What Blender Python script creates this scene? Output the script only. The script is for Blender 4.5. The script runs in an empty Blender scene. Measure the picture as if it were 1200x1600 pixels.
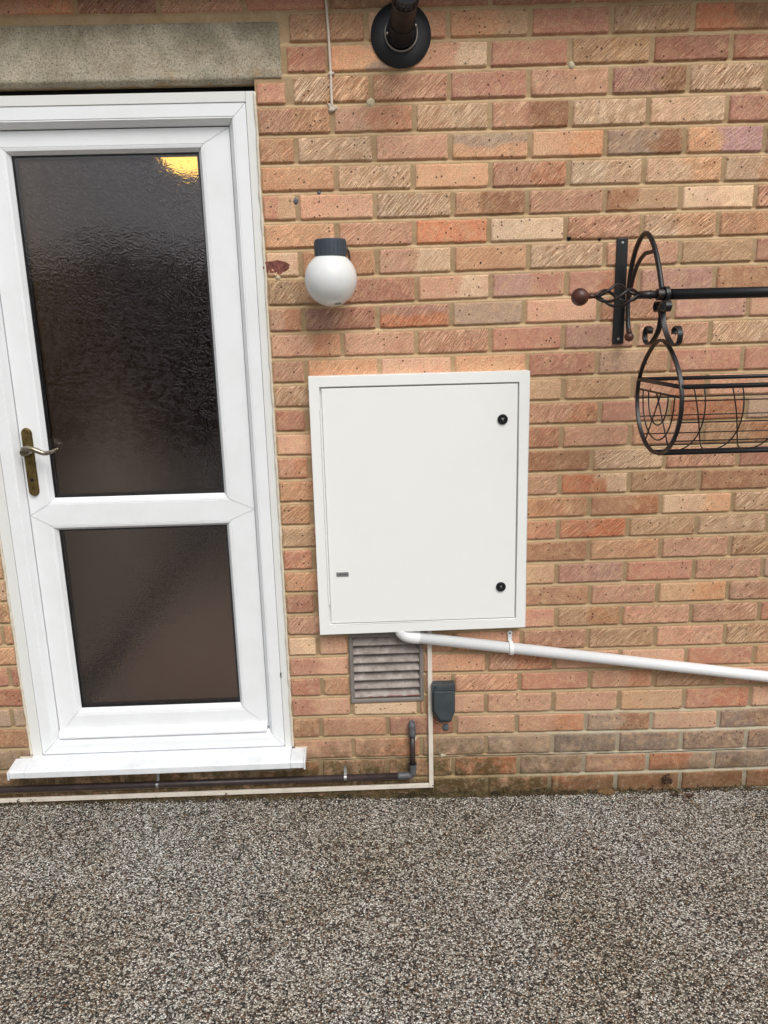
import bpy, bmesh, math, random
import numpy as np
from mathutils import Vector, Matrix, noise
R = math.radians
scene = bpy.context.scene
col = scene.collection

# ------------------------------------------------------------------ camera
CX, CY, CZ = -.7117, -2.3474, 1.5705
PITCH, YAW, ROLL = .2349, .0207, -.026
cam = bpy.data.cameras.new('camera')
co = bpy.data.objects.new('camera', cam); col.objects.link(co)
F = Vector((math.sin(YAW)*math.cos(PITCH), math.cos(YAW)*math.cos(PITCH), -math.sin(PITCH)))
RI = Vector((math.cos(YAW), -math.sin(YAW), 0)); UP = RI.cross(F)
R2 = RI*math.cos(ROLL)+UP*math.sin(ROLL); U2 = -RI*math.sin(ROLL)+UP*math.cos(ROLL)
m = Matrix((R2, U2, -F)).transposed().to_4x4(); m.translation = (CX, CY, CZ)
co.matrix_world = m
cam.sensor_fit = 'VERTICAL'; cam.sensor_height = 24; cam.lens = 24*1200/1600
cam.clip_start = .05; cam.clip_end = 500
scene.camera = co

# ------------------------------------------------------------------ world, sun, exposure
SUN_EL, SUN_AZ = R(50), R(-155)      # sun high in front of the wall, a little to the right
w = bpy.data.worlds.new('World'); scene.world = w; w.use_nodes = True
nt = w.node_tree; bg = nt.nodes['Background']
sky = nt.nodes.new('ShaderNodeTexSky'); sky.sky_type = 'NISHITA'; sky.sun_disc = False
sky.sun_elevation = SUN_EL; sky.sun_rotation = R(155); sky.dust_density = 3; sky.air_density = 1.2
hs = nt.nodes.new('ShaderNodeHueSaturation'); hs.inputs['Saturation'].default_value = .25
nt.links.new(sky.outputs[0], hs.inputs['Color']); nt.links.new(hs.outputs[0], bg.inputs['Color'])
bg.inputs['Strength'].default_value = .105
sd = bpy.data.lights.new('sun', 'SUN'); sd.energy = 1.5; sd.angle = R(32); sd.color = (1, .975, .94)
so = bpy.data.objects.new('sun', sd); col.objects.link(so)
sdir = Vector((math.cos(SUN_EL)*.32, -math.cos(SUN_EL)*.95, math.sin(SUN_EL)))
so.rotation_euler = sdir.to_track_quat('Z', 'Y').to_euler()
so.location = (1, -4, 6)
scene.view_settings.view_transform = 'Standard'; scene.view_settings.look = 'None'
scene.view_settings.exposure = 0.40; scene.view_settings.gamma = 1
scene.render.engine = 'CYCLES'
scene.render.resolution_x = 768; scene.render.resolution_y = 1024
scene.cycles.max_bounces = 8; scene.cycles.transmission_bounces = 6; scene.cycles.transparent_max_bounces = 8

# ------------------------------------------------------------------ helpers
def lin(c):
    return tuple(((x/255)/12.92 if x/255 <= .04045 else (((x/255)+.055)/1.055)**2.4) for x in c)
def S(r, g, b): return lin((r, g, b))+(1,)
def off(x, z, y):
    """a point measured on the wall face, moved to depth y along the line of sight"""
    k = 1+y/(-CY)
    return CX+(x-CX)*k, CZ+(z-CZ)*k
def tag(o, label=None, cat=None, group=None, kind=None):
    if label: o['label'] = label
    if cat: o['category'] = cat
    if group: o['group'] = group
    if kind: o['kind'] = kind
    return o
def thing(name, label, cat, loc=(0, 0, 0), group=None):
    o = bpy.data.objects.new(name, None); col.objects.link(o); o.location = loc
    o.empty_display_size = .05
    return tag(o, label, cat, group)
def build(name, bm, mat, parent=None, smooth=False, bevel=0, seg=2, auto=None):
    bmesh.ops.recalc_face_normals(bm, faces=bm.faces)
    me = bpy.data.meshes.new(name); bm.to_mesh(me); bm.free()
    for mm in (mat if isinstance(mat, (list, tuple)) else [mat]): me.materials.append(mm)
    if smooth:
        me.polygons.foreach_set('use_smooth', [True]*len(me.polygons))
    o = bpy.data.objects.new(name, me); col.objects.link(o)
    if bevel:
        b = o.modifiers.new('bevel', 'BEVEL'); b.width = bevel; b.segments = seg; b.limit_method = 'ANGLE'; b.angle_limit = R(35)
        b.harden_normals = False
    if parent:
        o.parent = parent
        P = Vector(parent.location) if parent.parent is None else Vector((0, 0, 0))
        # geometry is written in world metres: cancel the parents' offset
        o.matrix_parent_inverse = Matrix.Translation(-P)
    return o
def B(): return bmesh.new()
def box(bm, x0, x1, y0, y1, z0, z1, mi=0):
    v = [bm.verts.new(p) for p in ((x0,y0,z0),(x1,y0,z0),(x1,y1,z0),(x0,y1,z0),(x0,y0,z1),(x1,y0,z1),(x1,y1,z1),(x0,y1,z1))]
    for f in ((0,1,2,3),(4,5,6,7),(0,1,5,4),(1,2,6,5),(2,3,7,6),(3,0,4,7)):
        bm.faces.new([v[i] for i in f]).material_index = mi
def prism(bm, pts, y0, y1, mi=0):
    """polygon in xz extruded from y0 to y1"""
    a = [bm.verts.new((x, y0, z)) for x, z in pts]; b = [bm.verts.new((x, y1, z)) for x, z in pts]
    n = len(pts)
    bm.faces.new(a).material_index = mi; bm.faces.new(b[::-1]).material_index = mi
    for i in range(n): bm.faces.new((a[i], a[(i+1) % n], b[(i+1) % n], b[i])).material_index = mi
def tube(bm, pts, r, n=10, cap=True, flat=None, mi=0):
    """round (or flat strap) sweep along points; r number or list"""
    pts = [Vector(p) for p in pts]; N = len(pts)
    rs = r if isinstance(r, (list, tuple)) else [r]*N
    T = []
    for i in range(N):
        a = pts[max(i-1, 0)]; b = pts[min(i+1, N-1)]; T.append((b-a).normalized())
    ref = Vector(flat) if flat else (Vector((0, 0, 1)) if abs(T[0].z) < .9 else Vector((1, 0, 0)))
    nrm = (ref-T[0]*ref.dot(T[0])).normalized(); rings = []
    for i in range(N):
        nrm = (nrm-T[i]*nrm.dot(T[i])).normalized(); bn = T[i].cross(nrm)
        ring = []
        for k in range(n):
            a = 2*math.pi*k/n
            ring.append(bm.verts.new(pts[i]+(nrm*math.cos(a)+bn*math.sin(a))*rs[i]))
        rings.append(ring)
    for i in range(N-1):
        for k in range(n):
            bm.faces.new((rings[i][k], rings[i][(k+1) % n], rings[i+1][(k+1) % n], rings[i+1][k])).material_index = mi
    if cap:
        bm.faces.new(rings[0][::-1]).material_index = mi; bm.faces.new(rings[-1]).material_index = mi
def strap(bm, pts, wv, w_, t_, closed=False):
    """flat bar: width w_ along vector wv, thickness t_"""
    pts = [Vector(p) for p in pts]; N = len(pts); wv = Vector(wv).normalized(); rings = []
    for i in range(N):
        a = pts[i-1] if closed else pts[max(i-1, 0)]; b = pts[(i+1) % N] if closed else pts[min(i+1, N-1)]
        t = (b-a).normalized(); nn = t.cross(wv).normalized()
        rings.append([bm.verts.new(pts[i]+wv*sw*w_/2+nn*sn*t_/2) for sw, sn in ((-1,-1),(1,-1),(1,1),(-1,1))])
    for i in range(N if closed else N-1):
        A_, B_ = rings[i], rings[(i+1) % N]
        for k in range(4): bm.faces.new((A_[k], A_[(k+1) % 4], B_[(k+1) % 4], B_[k]))
    if not closed: bm.faces.new(rings[0][::-1]); bm.faces.new(rings[-1])
def lathe(bm, prof, origin, axis='z', n=40, mi=0):
    """prof: list of (radius, height) along axis; closes poles when radius 0"""
    ox, oy, oz = origin; rings = []
    for r_, h in prof:
        ring = []
        for k in range(n if r_ > 1e-6 else 1):
            a = 2*math.pi*k/n; c, s = r_*math.cos(a), r_*math.sin(a)
            p = (ox+c, oy+s, oz+h) if axis == 'z' else ((ox+c, oy+h, oz+s) if axis == 'y' else (ox+h, oy+c, oz+s))
            ring.append(bm.verts.new(p))
        rings.append(ring)
    for a, b in zip(rings, rings[1:]):
        for k in range(n):
            k2 = (k+1) % n
            q = [a[k % len(a)], a[k2 % len(a)], b[k2 % len(b)], b[k % len(b)]]
            u = []
            for v in q:
                if v not in u: u.append(v)
            if len(u) > 2: bm.faces.new(u).material_index = mi
def sweep_rect(bm, x0, x1, z0, z1, prof, gap=.0006, sides='LRBT', mi=0):
    """mitred frame; prof: closed list of (inset, y) section points"""
    c = {'L': ((x0,z0),(x0,z1)), 'T': ((x0,z1),(x1,z1)), 'R': ((x1,z1),(x1,z0)), 'B': ((x1,z0),(x0,z0))}
    for s in sides:
        (ax, az), (bx, bz) = c[s]
        rings = []
        for end in (0, 1):
            px, pz = (ax, az) if end == 0 else (bx, bz)
            sx = 1 if px == x0 else -1; sz = 1 if pz == z0 else -1
            ring = []
            for ins, y in prof:
                qx, qz = px+sx*ins, pz+sz*ins
                if s in 'LR': qz += sz*gap
                else: qx += sx*gap
                ring.append(bm.verts.new((qx, y, qz)))
            rings.append(ring)
        n = len(prof)
        for k in range(n):
            bm.faces.new((rings[0][k], rings[0][(k+1) % n], rings[1][(k+1) % n], rings[1][k])).material_index = mi
        bm.faces.new(rings[0][::-1]).material_index = mi; bm.faces.new(rings[1]).material_index = mi
def bez(p, n=24):
    """Catmull-Rom through points"""
    p = [Vector(q) for q in p]; out = []
    for i in range(len(p)-1):
        a, b, c, d = p[max(i-1, 0)], p[i], p[i+1], p[min(i+2, len(p)-1)]
        k = max(2, n//(len(p)-1))
        for j in range(k):
            t = j/k
            out.append(.5*((2*b)+(c-a)*t+(2*a-5*b+4*c-d)*t*t+(3*b-a-3*c+d)*t**3))
    out.append(p[-1]); return out

# ------------------------------------------------------------------ materials
class N:
    def __init__(s, name):
        s.m = bpy.data.materials.new(name); s.m.use_nodes = True; s.t = s.m.node_tree
        s.b = s.t.nodes['Principled BSDF']; s.out = s.t.nodes['Material Output']
    def n(s, typ, **kw):
        x = s.t.nodes.new('ShaderNode'+typ)
        for k, v in kw.items():
            if k in x.inputs.keys(): x.inputs[k].default_value = v
            else: setattr(x, k, v)
        return x
    def l(s, a, b): s.t.links.new(a, b)
    def co(s, kind='Object'): return s.n('TexCoord').outputs[kind]
    def noise(s, scale, detail=4, rough=.6, vec=None, dist=0):
        x = s.n('TexNoise'); x.inputs['Scale'].default_value = scale; x.inputs['Detail'].default_value = detail
        x.inputs['Roughness'].default_value = rough; x.inputs['Distortion'].default_value = dist
        s.l(vec or s.co(), x.inputs['Vector']); return x.outputs[0]
    def ramp(s, fac, stops):
        x = s.n('ValToRGB'); e = x.color_ramp.elements
        while len(e) < len(stops): e.new(.5)
        for el, (p, c) in zip(e, stops): el.position = p; el.color = c if isinstance(c, tuple) else (c, c, c, 1)
        s.l(fac, x.inputs[0]); return x.outputs[0]
    def mix(s, fac, a, b, mode='MIX'):
        x = s.n('Mix', data_type='RGBA', blend_type=mode)
        for i, v in ((0, fac), (6, a), (7, b)):
            if isinstance(v, (int, float)): x.inputs[i].default_value = v
            elif isinstance(v, tuple): x.inputs[i].default_value = v
            else: s.l(v, x.inputs[i])
        return x.outputs[2]
    def math(s, op, a, b=0, clamp=False):
        x = s.n('Math', operation=op, use_clamp=clamp)
        for i, v in ((0, a), (1, b)):
            if isinstance(v, (int, float)): x.inputs[i].default_value = v
            else: s.l(v, x.inputs[i])
        return x.outputs[0]
    def bump(s, h, strength, dist, prev=None):
        x = s.n('Bump'); x.inputs['Strength'].default_value = strength; x.inputs['Distance'].default_value = dist
        s.l(h, x.inputs['Height'])
        if prev: s.l(prev, x.inputs['Normal'])
        s.l(x.outputs[0], s.b.inputs['Normal']); return x.outputs[0]
    def base(s, c):
        if isinstance(c, tuple): s.b.inputs['Base Color'].default_value = c
        else: s.l(c, s.b.inputs['Base Color'])
    def set(s, **k):
        for a, v in k.items(): s.b.inputs[a.replace('_', ' ')].default_value = v

def mat_painted(name, c, rough=.35, dirt=.12, dirtcol=(150, 145, 130), bumps=.0, scale=9):
    M = N(name); n1 = M.noise(scale, 6, .65)
    f = M.ramp(n1, [(.45, 0.), (.75, 1.)])
    f2 = M.math('MULTIPLY', f, dirt)
    M.base(M.mix(f2, c, S(*dirtcol)))
    r = M.noise(14, 4); rr = M.n('MapRange'); rr.inputs[3].default_value = rough-.06; rr.inputs[4].default_value = rough+.12
    M.l(r, rr.inputs[0]); M.l(rr.outputs[0], M.b.inputs['Roughness'])
    if bumps: M.bump(M.noise(300, 2), bumps, .0006)
    return M.m
MW = mat_painted('white_upvc', S(234, 236, 238), .3, .16, (196, 197, 192), .05)
MSILL = mat_painted('weathered_upvc', S(224, 227, 230), .42, .4, (176, 178, 174), .1, 18)
MCAB = mat_painted('white_powder_coat', S(236, 237, 234), .5, .05, (205, 205, 200), .25)
MPVC = mat_painted('white_pvc_pipe', S(232, 233, 233), .3, .12, (190, 190, 185))
MTR = mat_painted('aged_white_pvc', S(222, 213, 200), .45, .4, (150, 138, 118), .1, 20)
MSEAL = mat_painted('aged_sealant', S(214, 205, 188), .6, .5, (170, 145, 110), .3, 60)
MCORD = mat_painted('white_cable_sheath', S(214, 200, 186), .5, .3, (180, 165, 145))
MBLK = mat_painted('black_plastic', S(22, 23, 27), .55, .3, (62, 64, 70))
MBLK.node_tree.nodes['Principled BSDF'].inputs['Specular IOR Level'].default_value = .25
MBLK2 = mat_painted('satin_black_rubber', S(26, 28, 32), .6, .4, (55, 56, 60))
MGASK = mat_painted('black_gasket', S(24, 26, 28), .6, .2, (50, 50, 50))
MSPACER = mat_painted('grey_spacer_bar', S(92, 92, 90), .4, .2, (60, 60, 60))
MVOID = mat_painted('dark_void', S(14, 12, 11), .9, .1, (25, 22, 20))
MCAP = mat_painted('slate_grey_plastic', S(58, 66, 76), .5, .4, (80, 88, 96))
MSOCK = mat_painted('grey_green_plastic', S(56, 64, 68), .5, .5, (84, 92, 94), .1, 22)
MDP = mat_painted('dark_brown_pipe', S(50, 40, 40), .4, .5, (86, 70, 68), .1, 30)
MDPG = mat_painted('grey_elbow_plastic', S(80, 82, 86), .45, .5, (120, 120, 120), .1, 40)
MZINC = mat_painted('bright_zinc', S(178, 178, 176), .35, .4, (120, 118, 112)); MZINC.node_tree.nodes['Principled BSDF'].inputs['Metallic'].default_value = .8
MGREY = mat_painted('grey_collar', S(150, 143, 136), .6, .3, (110, 105, 100))
MPLATE = mat_painted('grey_name_plate', S(122, 124, 124), .4, .2, (100, 100, 100))
MINK = mat_painted('dark_print', S(45, 46, 46), .6, 0)
MFILL = mat_painted('pale_filler', S(196, 184, 156), .9, .5, (165, 145, 110), .5, 90)
MPLUG = mat_painted('grey_wall_plug', S(98, 100, 106), .8, .5, (60, 60, 62), .5, 90)

def mat_glass(name, tint, rough, strength):
    M = N(name)
    M.base(tint); M.set(Roughness=rough, IOR=1.5, Transmission_Weight=1.0)
    co_ = M.co()
    mp = M.n('Mapping'); mp.inputs['Scale'].default_value = (1, .2, 1.35); M.l(co_, mp.inputs[0])
    nz = M.n('TexNoise'); nz.inputs['Scale'].default_value = 30; M.l(mp.outputs[0], nz.inputs['Vector'])
    vm = M.n('VectorMath', operation='SCALE'); vm.inputs['Scale'].default_value = .03; M.l(nz.outputs['Color'], vm.inputs[0])
    va = M.n('VectorMath', operation='ADD'); M.l(mp.outputs[0], va.inputs[0]); M.l(vm.outputs[0], va.inputs[1])
    v = M.n('TexVoronoi', feature='SMOOTH_F1'); v.inputs['Scale'].default_value = 32; v.inputs['Smoothness'].default_value = .25
    M.l(va.outputs[0], v.inputs['Vector'])
    wv = M.math('SINE', M.math('MULTIPLY', v.outputs['Distance'], 22))
    v2 = M.noise(140, 3, .6, mp.outputs[0])
    h = M.math('ADD', M.math('MULTIPLY', wv, .8), M.math('MULTIPLY', v2, .8))
    nb_ = M.bump(h, strength, .0040)
    if name == 'obscure_glass':        # outer pane: Fresnel reflection over clear, slightly tinted glass
        fr = M.n('Fresnel', IOR=1.6); gl = M.n('BsdfGlossy', Roughness=rough); tr = M.n('BsdfTransparent'); mx = M.n('MixShader')
        tr.inputs[0].default_value = tint
        M.l(nb_, fr.inputs['Normal']); M.l(nb_, gl.inputs['Normal'])
        M.l(fr.outputs[0], mx.inputs[0]); M.l(tr.outputs[0], mx.inputs[1]); M.l(gl.outputs[0], mx.inputs[2]); M.l(mx.outputs[0], M.out.inputs[0])
    return M.m
MG = mat_glass('obscure_glass', (.95, .92, .94, 1), .06, .018); MGP = mat_glass('patterned_glass', (.94, .90, .87, 1), .14, .17)

def mat_iron(name='black_iron', rust=.35):
    M = N(name); f = M.ramp(M.noise(38, 6, .7), [(.5-.2*rust, 0.), (.75-.2*rust, 1.)])
    M.base(M.mix(M.math('MULTIPLY', f, rust), S(15, 17, 20), S(86, 46, 34)))
    M.set(Roughness=.42, Metallic=.0); M.bump(M.noise(220, 4), .5, .0008); return M.m
MIR = mat_iron('black_iron', .12); MRUST = mat_iron('rusty_iron', .95); MIRG = mat_iron('aged_iron', .32)
def mat_brass():
    M = N('aged_brass'); f = M.ramp(M.noise(60, 6, .7), [(.35, 0.), (.7, 1.)])
    M.base(M.mix(f, S(98, 82, 48), S(150, 128, 82))); M.set(Metallic=.85, Roughness=.38); M.bump(M.noise(200, 3), .3, .0005); return M.m
MBR = mat_brass()
def mat_leversteel():
    M = N('worn_lever_metal'); f = M.ramp(M.noise(40, 5), [(.4, 0.), (.7, 1.)])
    M.base(M.mix(f, S(120, 108, 84), S(178, 172, 160))); M.set(Metallic=.9, Roughness=.28); return M.m
MLV = mat_leversteel()
def mat_globe():
    M = N('opal_globe')
    n1 = M.ramp(M.noise(9, 4), [(.4, 0.), (.8, 1.)])
    M.base(M.mix(M.math('MULTIPLY', n1, .35), S(224, 226, 225), S(204, 200, 188)))
    M.set(Roughness=.22, Subsurface_Weight=.15, Subsurface_Scale=.03); return M.m
MGL = mat_globe()

def mat_brick():
    M = N('drag_faced_brick')
    at = M.n('Attribute', attribute_name='bcol'); par = M.n('Attribute', attribute_name='bpar')
    uv = M.n('UVMap', uv_map='bricktex').outputs[0]
    sep = M.n('SeparateColor'); M.l(par.outputs['Color'], sep.inputs[0])
    grv = sep.outputs[0]
    obj = M.co()
    # drag grooves: noise squeezed across the drag direction
    mp = M.n('Mapping'); mp.inputs['Scale'].default_value = (400, 19, 1); M.l(uv, mp.inputs[0])
    g = M.n('TexNoise', noise_dimensions='2D'); g.inputs['Scale'].default_value = 1; g.inputs['Detail'].default_value = 3; g.inputs['Roughness'].default_value = .55
    g.inputs['Distortion'].default_value = .15
    M.l(mp.outputs[0], g.inputs['Vector'])
    gv = M.ramp(g.outputs[0], [(.36, 0.), (.56, 1.)])
    sand = M.noise(330, 5, .85, obj); mid = M.noise(75, 5, .72, obj); big = M.noise(11, 4, .6, obj)
    blot = M.noise(28, 5, .65, obj, .6)
    c = at.outputs['Color']
    c = M.mix(M.math('MULTIPLY', M.ramp(blot, [(.46, 0.), (.64, 1.)]), .45), c, S(214, 178, 140))
    c = M.mix(M.math('MULTIPLY', M.ramp(big, [(.35, 1.), (.55, 0.)]), .4), c, M.mix(1., c, S(238, 214, 214), 'MULTIPLY'))
    # drag marks coloured darker, ridges carry pale sand
    gd = M.math('MULTIPLY', M.math('SUBTRACT', 1., gv), M.math('MULTIPLY', grv, .85))
    c = M.mix(gd, c, M.mix(1., c, S(188, 158, 138), 'MULTIPLY'))
    hi = M.ramp(mid, [(.5, 0.), (.78, 1.)])
    c = M.mix(M.math('MULTIPLY', hi, .42), c, S(226, 198, 170))
    sp = M.ramp(sand, [(.38, .60), (.5, 1.02), (.62, 1.40)])
    c = M.mix(.95, c, sp, 'MULTIPLY')
    # pits and iron spots
    vo = M.n('TexVoronoi'); vo.inputs['Scale'].default_value = 74; M.l(obj, vo.inputs['Vector'])
    vs = M.n('SeparateColor'); M.l(vo.outputs['Color'], vs.inputs[0])
    rad = M.math('MULTIPLY', M.math('GREATER_THAN', vs.outputs[0], .66), M.math('ADD', M.math('MULTIPLY', vs.outputs[1], .2), .04))
    pit = M.math('LESS_THAN', M.math('ADD', vo.outputs['Distance'], M.math('MULTIPLY', M.noise(260, 2, .5, obj), .12)), M.math('ADD', rad, .04))
    pit = M.math('MULTIPLY', pit, M.math('GREATER_THAN', vs.outputs[0], .66))
    c = M.mix(M.math('MULTIPLY', pit, .8), c, S(72, 48, 36))
    # lower-course grime: green and grey film rising from the gravel
    sx = M.n('SeparateXYZ'); M.l(obj, sx.inputs[0])
    low = M.n('MapRange'); low.inputs[1].default_value = .30; low.inputs[2].default_value = -.03; M.l(sx.outputs[2], low.inputs[0])
    rgt = M.n('MapRange'); rgt.inputs[1].default_value = .15; rgt.inputs[2].default_value = -.35; rgt.inputs[3].default_value = .25; M.l(sx.outputs[0], rgt.inputs[0])
    gf = M.math('MULTIPLY', M.math('MULTIPLY', low.outputs[0], rgt.outputs[0]), M.ramp(M.noise(17, 6, .7, obj), [(.36, 0.), (.56, 1.7)]), True)
    c = M.mix(M.math('MULTIPLY', gf, .85), c, S(74, 66, 36))
    ef = M.n('MapRange'); ef.inputs[1].default_value = .42; ef.inputs[2].default_value = .16; M.l(sx.outputs[2], ef.inputs[0])
    dl = M.n('MapRange'); dl.inputs[1].default_value = .13; dl.inputs[2].default_value = -.01; M.l(sx.outputs[2], dl.inputs[0])
    dn_ = M.math('ADD', dl.outputs[0], M.math('MULTIPLY', M.math('SUBTRACT', M.noise(6, 5, .65, obj), .5), 1.6))
    dn_ = M.ramp(M.math('MULTIPLY', dn_, M.math('GREATER_THAN', dl.outputs[0], 0)), [(.34, 0.), (.66, 1.)])
    c = M.mix(M.math('MULTIPLY', dn_, .6), c, S(88, 70, 46))
    c = M.mix(M.math('MULTIPLY', M.math('MULTIPLY', ef.outputs[0], M.ramp(M.noise(60, 6, .75, obj), [(.52, 0.), (.66, 1.)])), .5), c, S(178, 164, 140))
    c = M.mix(1., c, (1.01, 1.01, .985, 1), 'MULTIPLY')
    M.base(c)
    M.set(Roughness=.93); M.b.inputs['Specular IOR Level'].default_value = .2
    h1 = M.math('MULTIPLY', gv, M.math('ADD', M.math('MULTIPLY', grv, 1.), .12))
    n1 = M.bump(h1, .9, .0022)
    n2 = M.bump(sand, .7, .0014, n1)
    n3 = M.bump(mid, .6, .0022, n2)
    pinv = M.math('SUBTRACT', 1., pit)
    M.bump(pinv, .7, .003, n3)
    return M.m
def mat_mortar():
    M = N('sand_mortar'); obj = M.co()
    sx = M.n('SeparateXYZ'); M.l(obj, sx.inputs[0])
    f = M.ramp(M.noise(16, 6, .7, obj), [(.35, 0.), (.7, 1.)])
    c = M.mix(f, S(182, 154, 118), S(212, 185, 148))
    c = M.mix(M.math('MULTIPLY', M.ramp(M.noise(4, 4, .6, obj), [(.45, 0.), (.7, 1.)]), .3), c, S(128, 104, 74))
    lowg = M.n('MapRange'); lowg.inputs[1].default_value = .95; lowg.inputs[2].default_value = .3; M.l(sx.outputs[2], lowg.inputs[0])
    c = M.mix(M.math('MULTIPLY', lowg.outputs[0], .6), c, S(164, 142, 110))
    # re-pointed pale band low on the right
    a = M.n('MapRange'); a.inputs[1].default_value = .34; a.inputs[2].default_value = .25; M.l(sx.outputs[2], a.inputs[0])
    b = M.n('MapRange'); b.inputs[1].default_value = -.35; b.inputs[2].default_value = .05; M.l(sx.outputs[0], b.inputs[0])
    pf = M.math('MULTIPLY', M.math('MULTIPLY', a.outputs[0], b.outputs[0]), M.ramp(M.noise(30, 4, .6, obj), [(.3, .45), (.6, 1.)]))
    c = M.mix(pf, c, S(192, 184, 162))
    low = M.n('MapRange'); low.inputs[1].default_value = .16; low.inputs[2].default_value = -.02; M.l(sx.outputs[2], low.inputs[0])
    rgt = M.n('MapRange'); rgt.inputs[1].default_value = .15; rgt.inputs[2].default_value = -.35; rgt.inputs[3].default_value = .3; M.l(sx.outputs[0], rgt.inputs[0])
    c = M.mix(M.math('MULTIPLY', M.math('MULTIPLY', low.outputs[0], rgt.outputs[0]), M.ramp(M.noise(25, 5, .7, obj), [(.35, .3), (.55, 1.)])), c, S(86, 76, 42))
    sp = M.ramp(M.noise(800, 2, .7, obj), [(.3, .7), (.5, 1.), (.7, 1.22)])
    c = M.mix(.9, c, sp, 'MULTIPLY')
    M.base(c); M.set(Roughness=.95); M.b.inputs['Specular IOR Level'].default_value = .15
    n1 = M.bump(M.noise(90, 5, .7, obj), .8, .003); M.bump(M.noise(600, 3, .7, obj), .6, .001, n1)
    return M.m
def mat_concrete():
    M = N('weathered_concrete'); obj = M.co()
    c = M.mix(M.ramp(M.noise(7, 6, .65, obj), [(.38, 0.), (.62, 1.)]), S(158, 146, 124), S(200, 188, 166))
    c = M.mix(M.math('MULTIPLY', M.ramp(M.noise(5, 5, .6, obj, .5), [(.46, 0.), (.6, 1.)]), .55), c, S(126, 126, 104))
    c = M.mix(M.math('MULTIPLY', M.ramp(M.noise(9, 6, .7, obj), [(.58, 0.), (.7, 1.)]), .6), c, S(176, 138, 92))
    sx = M.n('SeparateXYZ'); M.l(obj, sx.inputs[0])
    pa = M.n('MapRange'); pa.inputs[1].default_value = 2.33; pa.inputs[2].default_value = 2.245; M.l(sx.outputs[2], pa.inputs[0])
    c = M.mix(M.math('MULTIPLY', M.math('MULTIPLY', pa.outputs[0], M.ramp(M.noise(14, 5, .65, obj), [(.4, 0.), (.6, 1.)])), .6), c, S(176, 168, 152))
    v = M.ramp(M.noise(190, 4, .75, obj), [(.38, .52), (.5, 1.), (.66, 1.25)])
    c = M.mix(.9, c, v, 'MULTIPLY')
    vo = M.n('TexVoronoi'); vo.inputs['Scale'].default_value = 95; M.l(obj, vo.inputs['Vector'])
    c = M.mix(M.math('MULTIPLY', M.math('LESS_THAN', vo.outputs['Distance'], .17), .65), c, S(62, 58, 52))
    M.base(c); M.set(Roughness=.92); n1 = M.bump(M.noise(120, 5, .75, obj), .9, .003); M.bump(M.noise(600, 2, .6, obj), .5, .001, n1)
    return M.m
def mat_gravel():
    M = N('resin_bound_gravel'); obj = M.co()
    nz = M.n('TexNoise'); nz.inputs['Scale'].default_value = 260; M.l(obj, nz.inputs['Vector'])
    vm = M.n('VectorMath', operation='SCALE'); vm.inputs['Scale'].default_value = .0026; M.l(nz.outputs['Color'], vm.inputs[0])
    va = M.n('VectorMath', operation='ADD'); M.l(obj, va.inputs[0]); M.l(vm.outputs[0], va.inputs[1])
    v = M.n('TexVoronoi', voronoi_dimensions='3D'); v.inputs['Scale'].default_value = 225; v.inputs['Randomness'].default_value = 1
    M.l(va.outputs[0], v.inputs['Vector'])
    s = M.n('SeparateColor'); M.l(v.outputs['Color'], s.inputs[0])
    big = M.noise(3.2, 5, .6, obj); patch = M.math('MULTIPLY', M.math('SUBTRACT', big, .5), .32)
    fac = M.math('ADD', s.outputs[0], patch, True)
    c = M.ramp(fac, [(0., S(28, 25, 23)), (.22, S(62, 57, 51)), (.38, S(112, 107, 99)), (.56, S(162, 157, 149)), (.8, S(206, 203, 196)), (1., S(240, 239, 235))])
    warm = M.math('GREATER_THAN', s.outputs[1], .88)
    c = M.mix(M.math('MULTIPLY', warm, .6), c, S(140, 98, 62))
    tint = M.ramp(M.noise(1.7, 4, .6, obj), [(.35, S(240, 232, 220)), (.65, S(252, 254, 255))])
    c = M.mix(1., c, tint, 'MULTIPLY')
    ed = M.ramp(v.outputs['Distance'], [(.42, 1.), (.72, .22)])  # between stones: dark resin, with crevice shade put into the colour
    c = M.mix(1., c, ed, 'MULTIPLY')
    c = M.mix(1., c, (1.06, 1.055, 1.03, 1), 'MULTIPLY')
    M.base(c); M.set(Roughness=.5); M.b.inputs['Specular IOR Level'].default_value = .45
    h = M.math('SUBTRACT', 1., v.outputs['Distance'])
    n1 = M.bump(h, 1., .0035); M.bump(s.outputs[2], .35, .002, n1)
    return M.m
MBK = mat_brick(); MMO = mat_mortar(); MCO = mat_concrete(); MGV = mat_gravel()
def mat_plain(name, c, rough=.8, c2=None, sc=12, bump=.3):
    M = N(name); f = M.ramp(M.noise(sc, 6, .65), [(.35, 0.), (.65, 1.)])
    M.base(M.mix(f, c, c2 or c)); M.set(Roughness=rough); M.bump(M.noise(sc*12, 4), bump, .002); return M.m

# ------------------------------------------------------------------ ground
def gz(x):
    x = max(-3.2, min(3.0, x)); return .0045-.0205*(x+.69)
bm = B()
xs = [-60, -20, -8, -3.2]+[-3.2+.1*i for i in range(1, 63)]+[3.2, 8, 20, 60]
ys = [.06, .0]+[-.05*i for i in range(1, 20)]+[-1.2, -2, -3.5, -5.5, -7, -14, -60]
grid = [[bm.verts.new((x, y, gz(x)+(.0025*noise.noise(Vector((x*6, y*6, 0))) if y > -1.5 else 0))) for x in xs] for y in ys]
for j in range(len(ys)-1):
    for i in range(len(xs)-1): bm.faces.new((grid[j][i], grid[j][i+1], grid[j+1][i+1], grid[j+1][i]))
tag(build('ground', bm, MGV, smooth=True), kind='structure')
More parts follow.
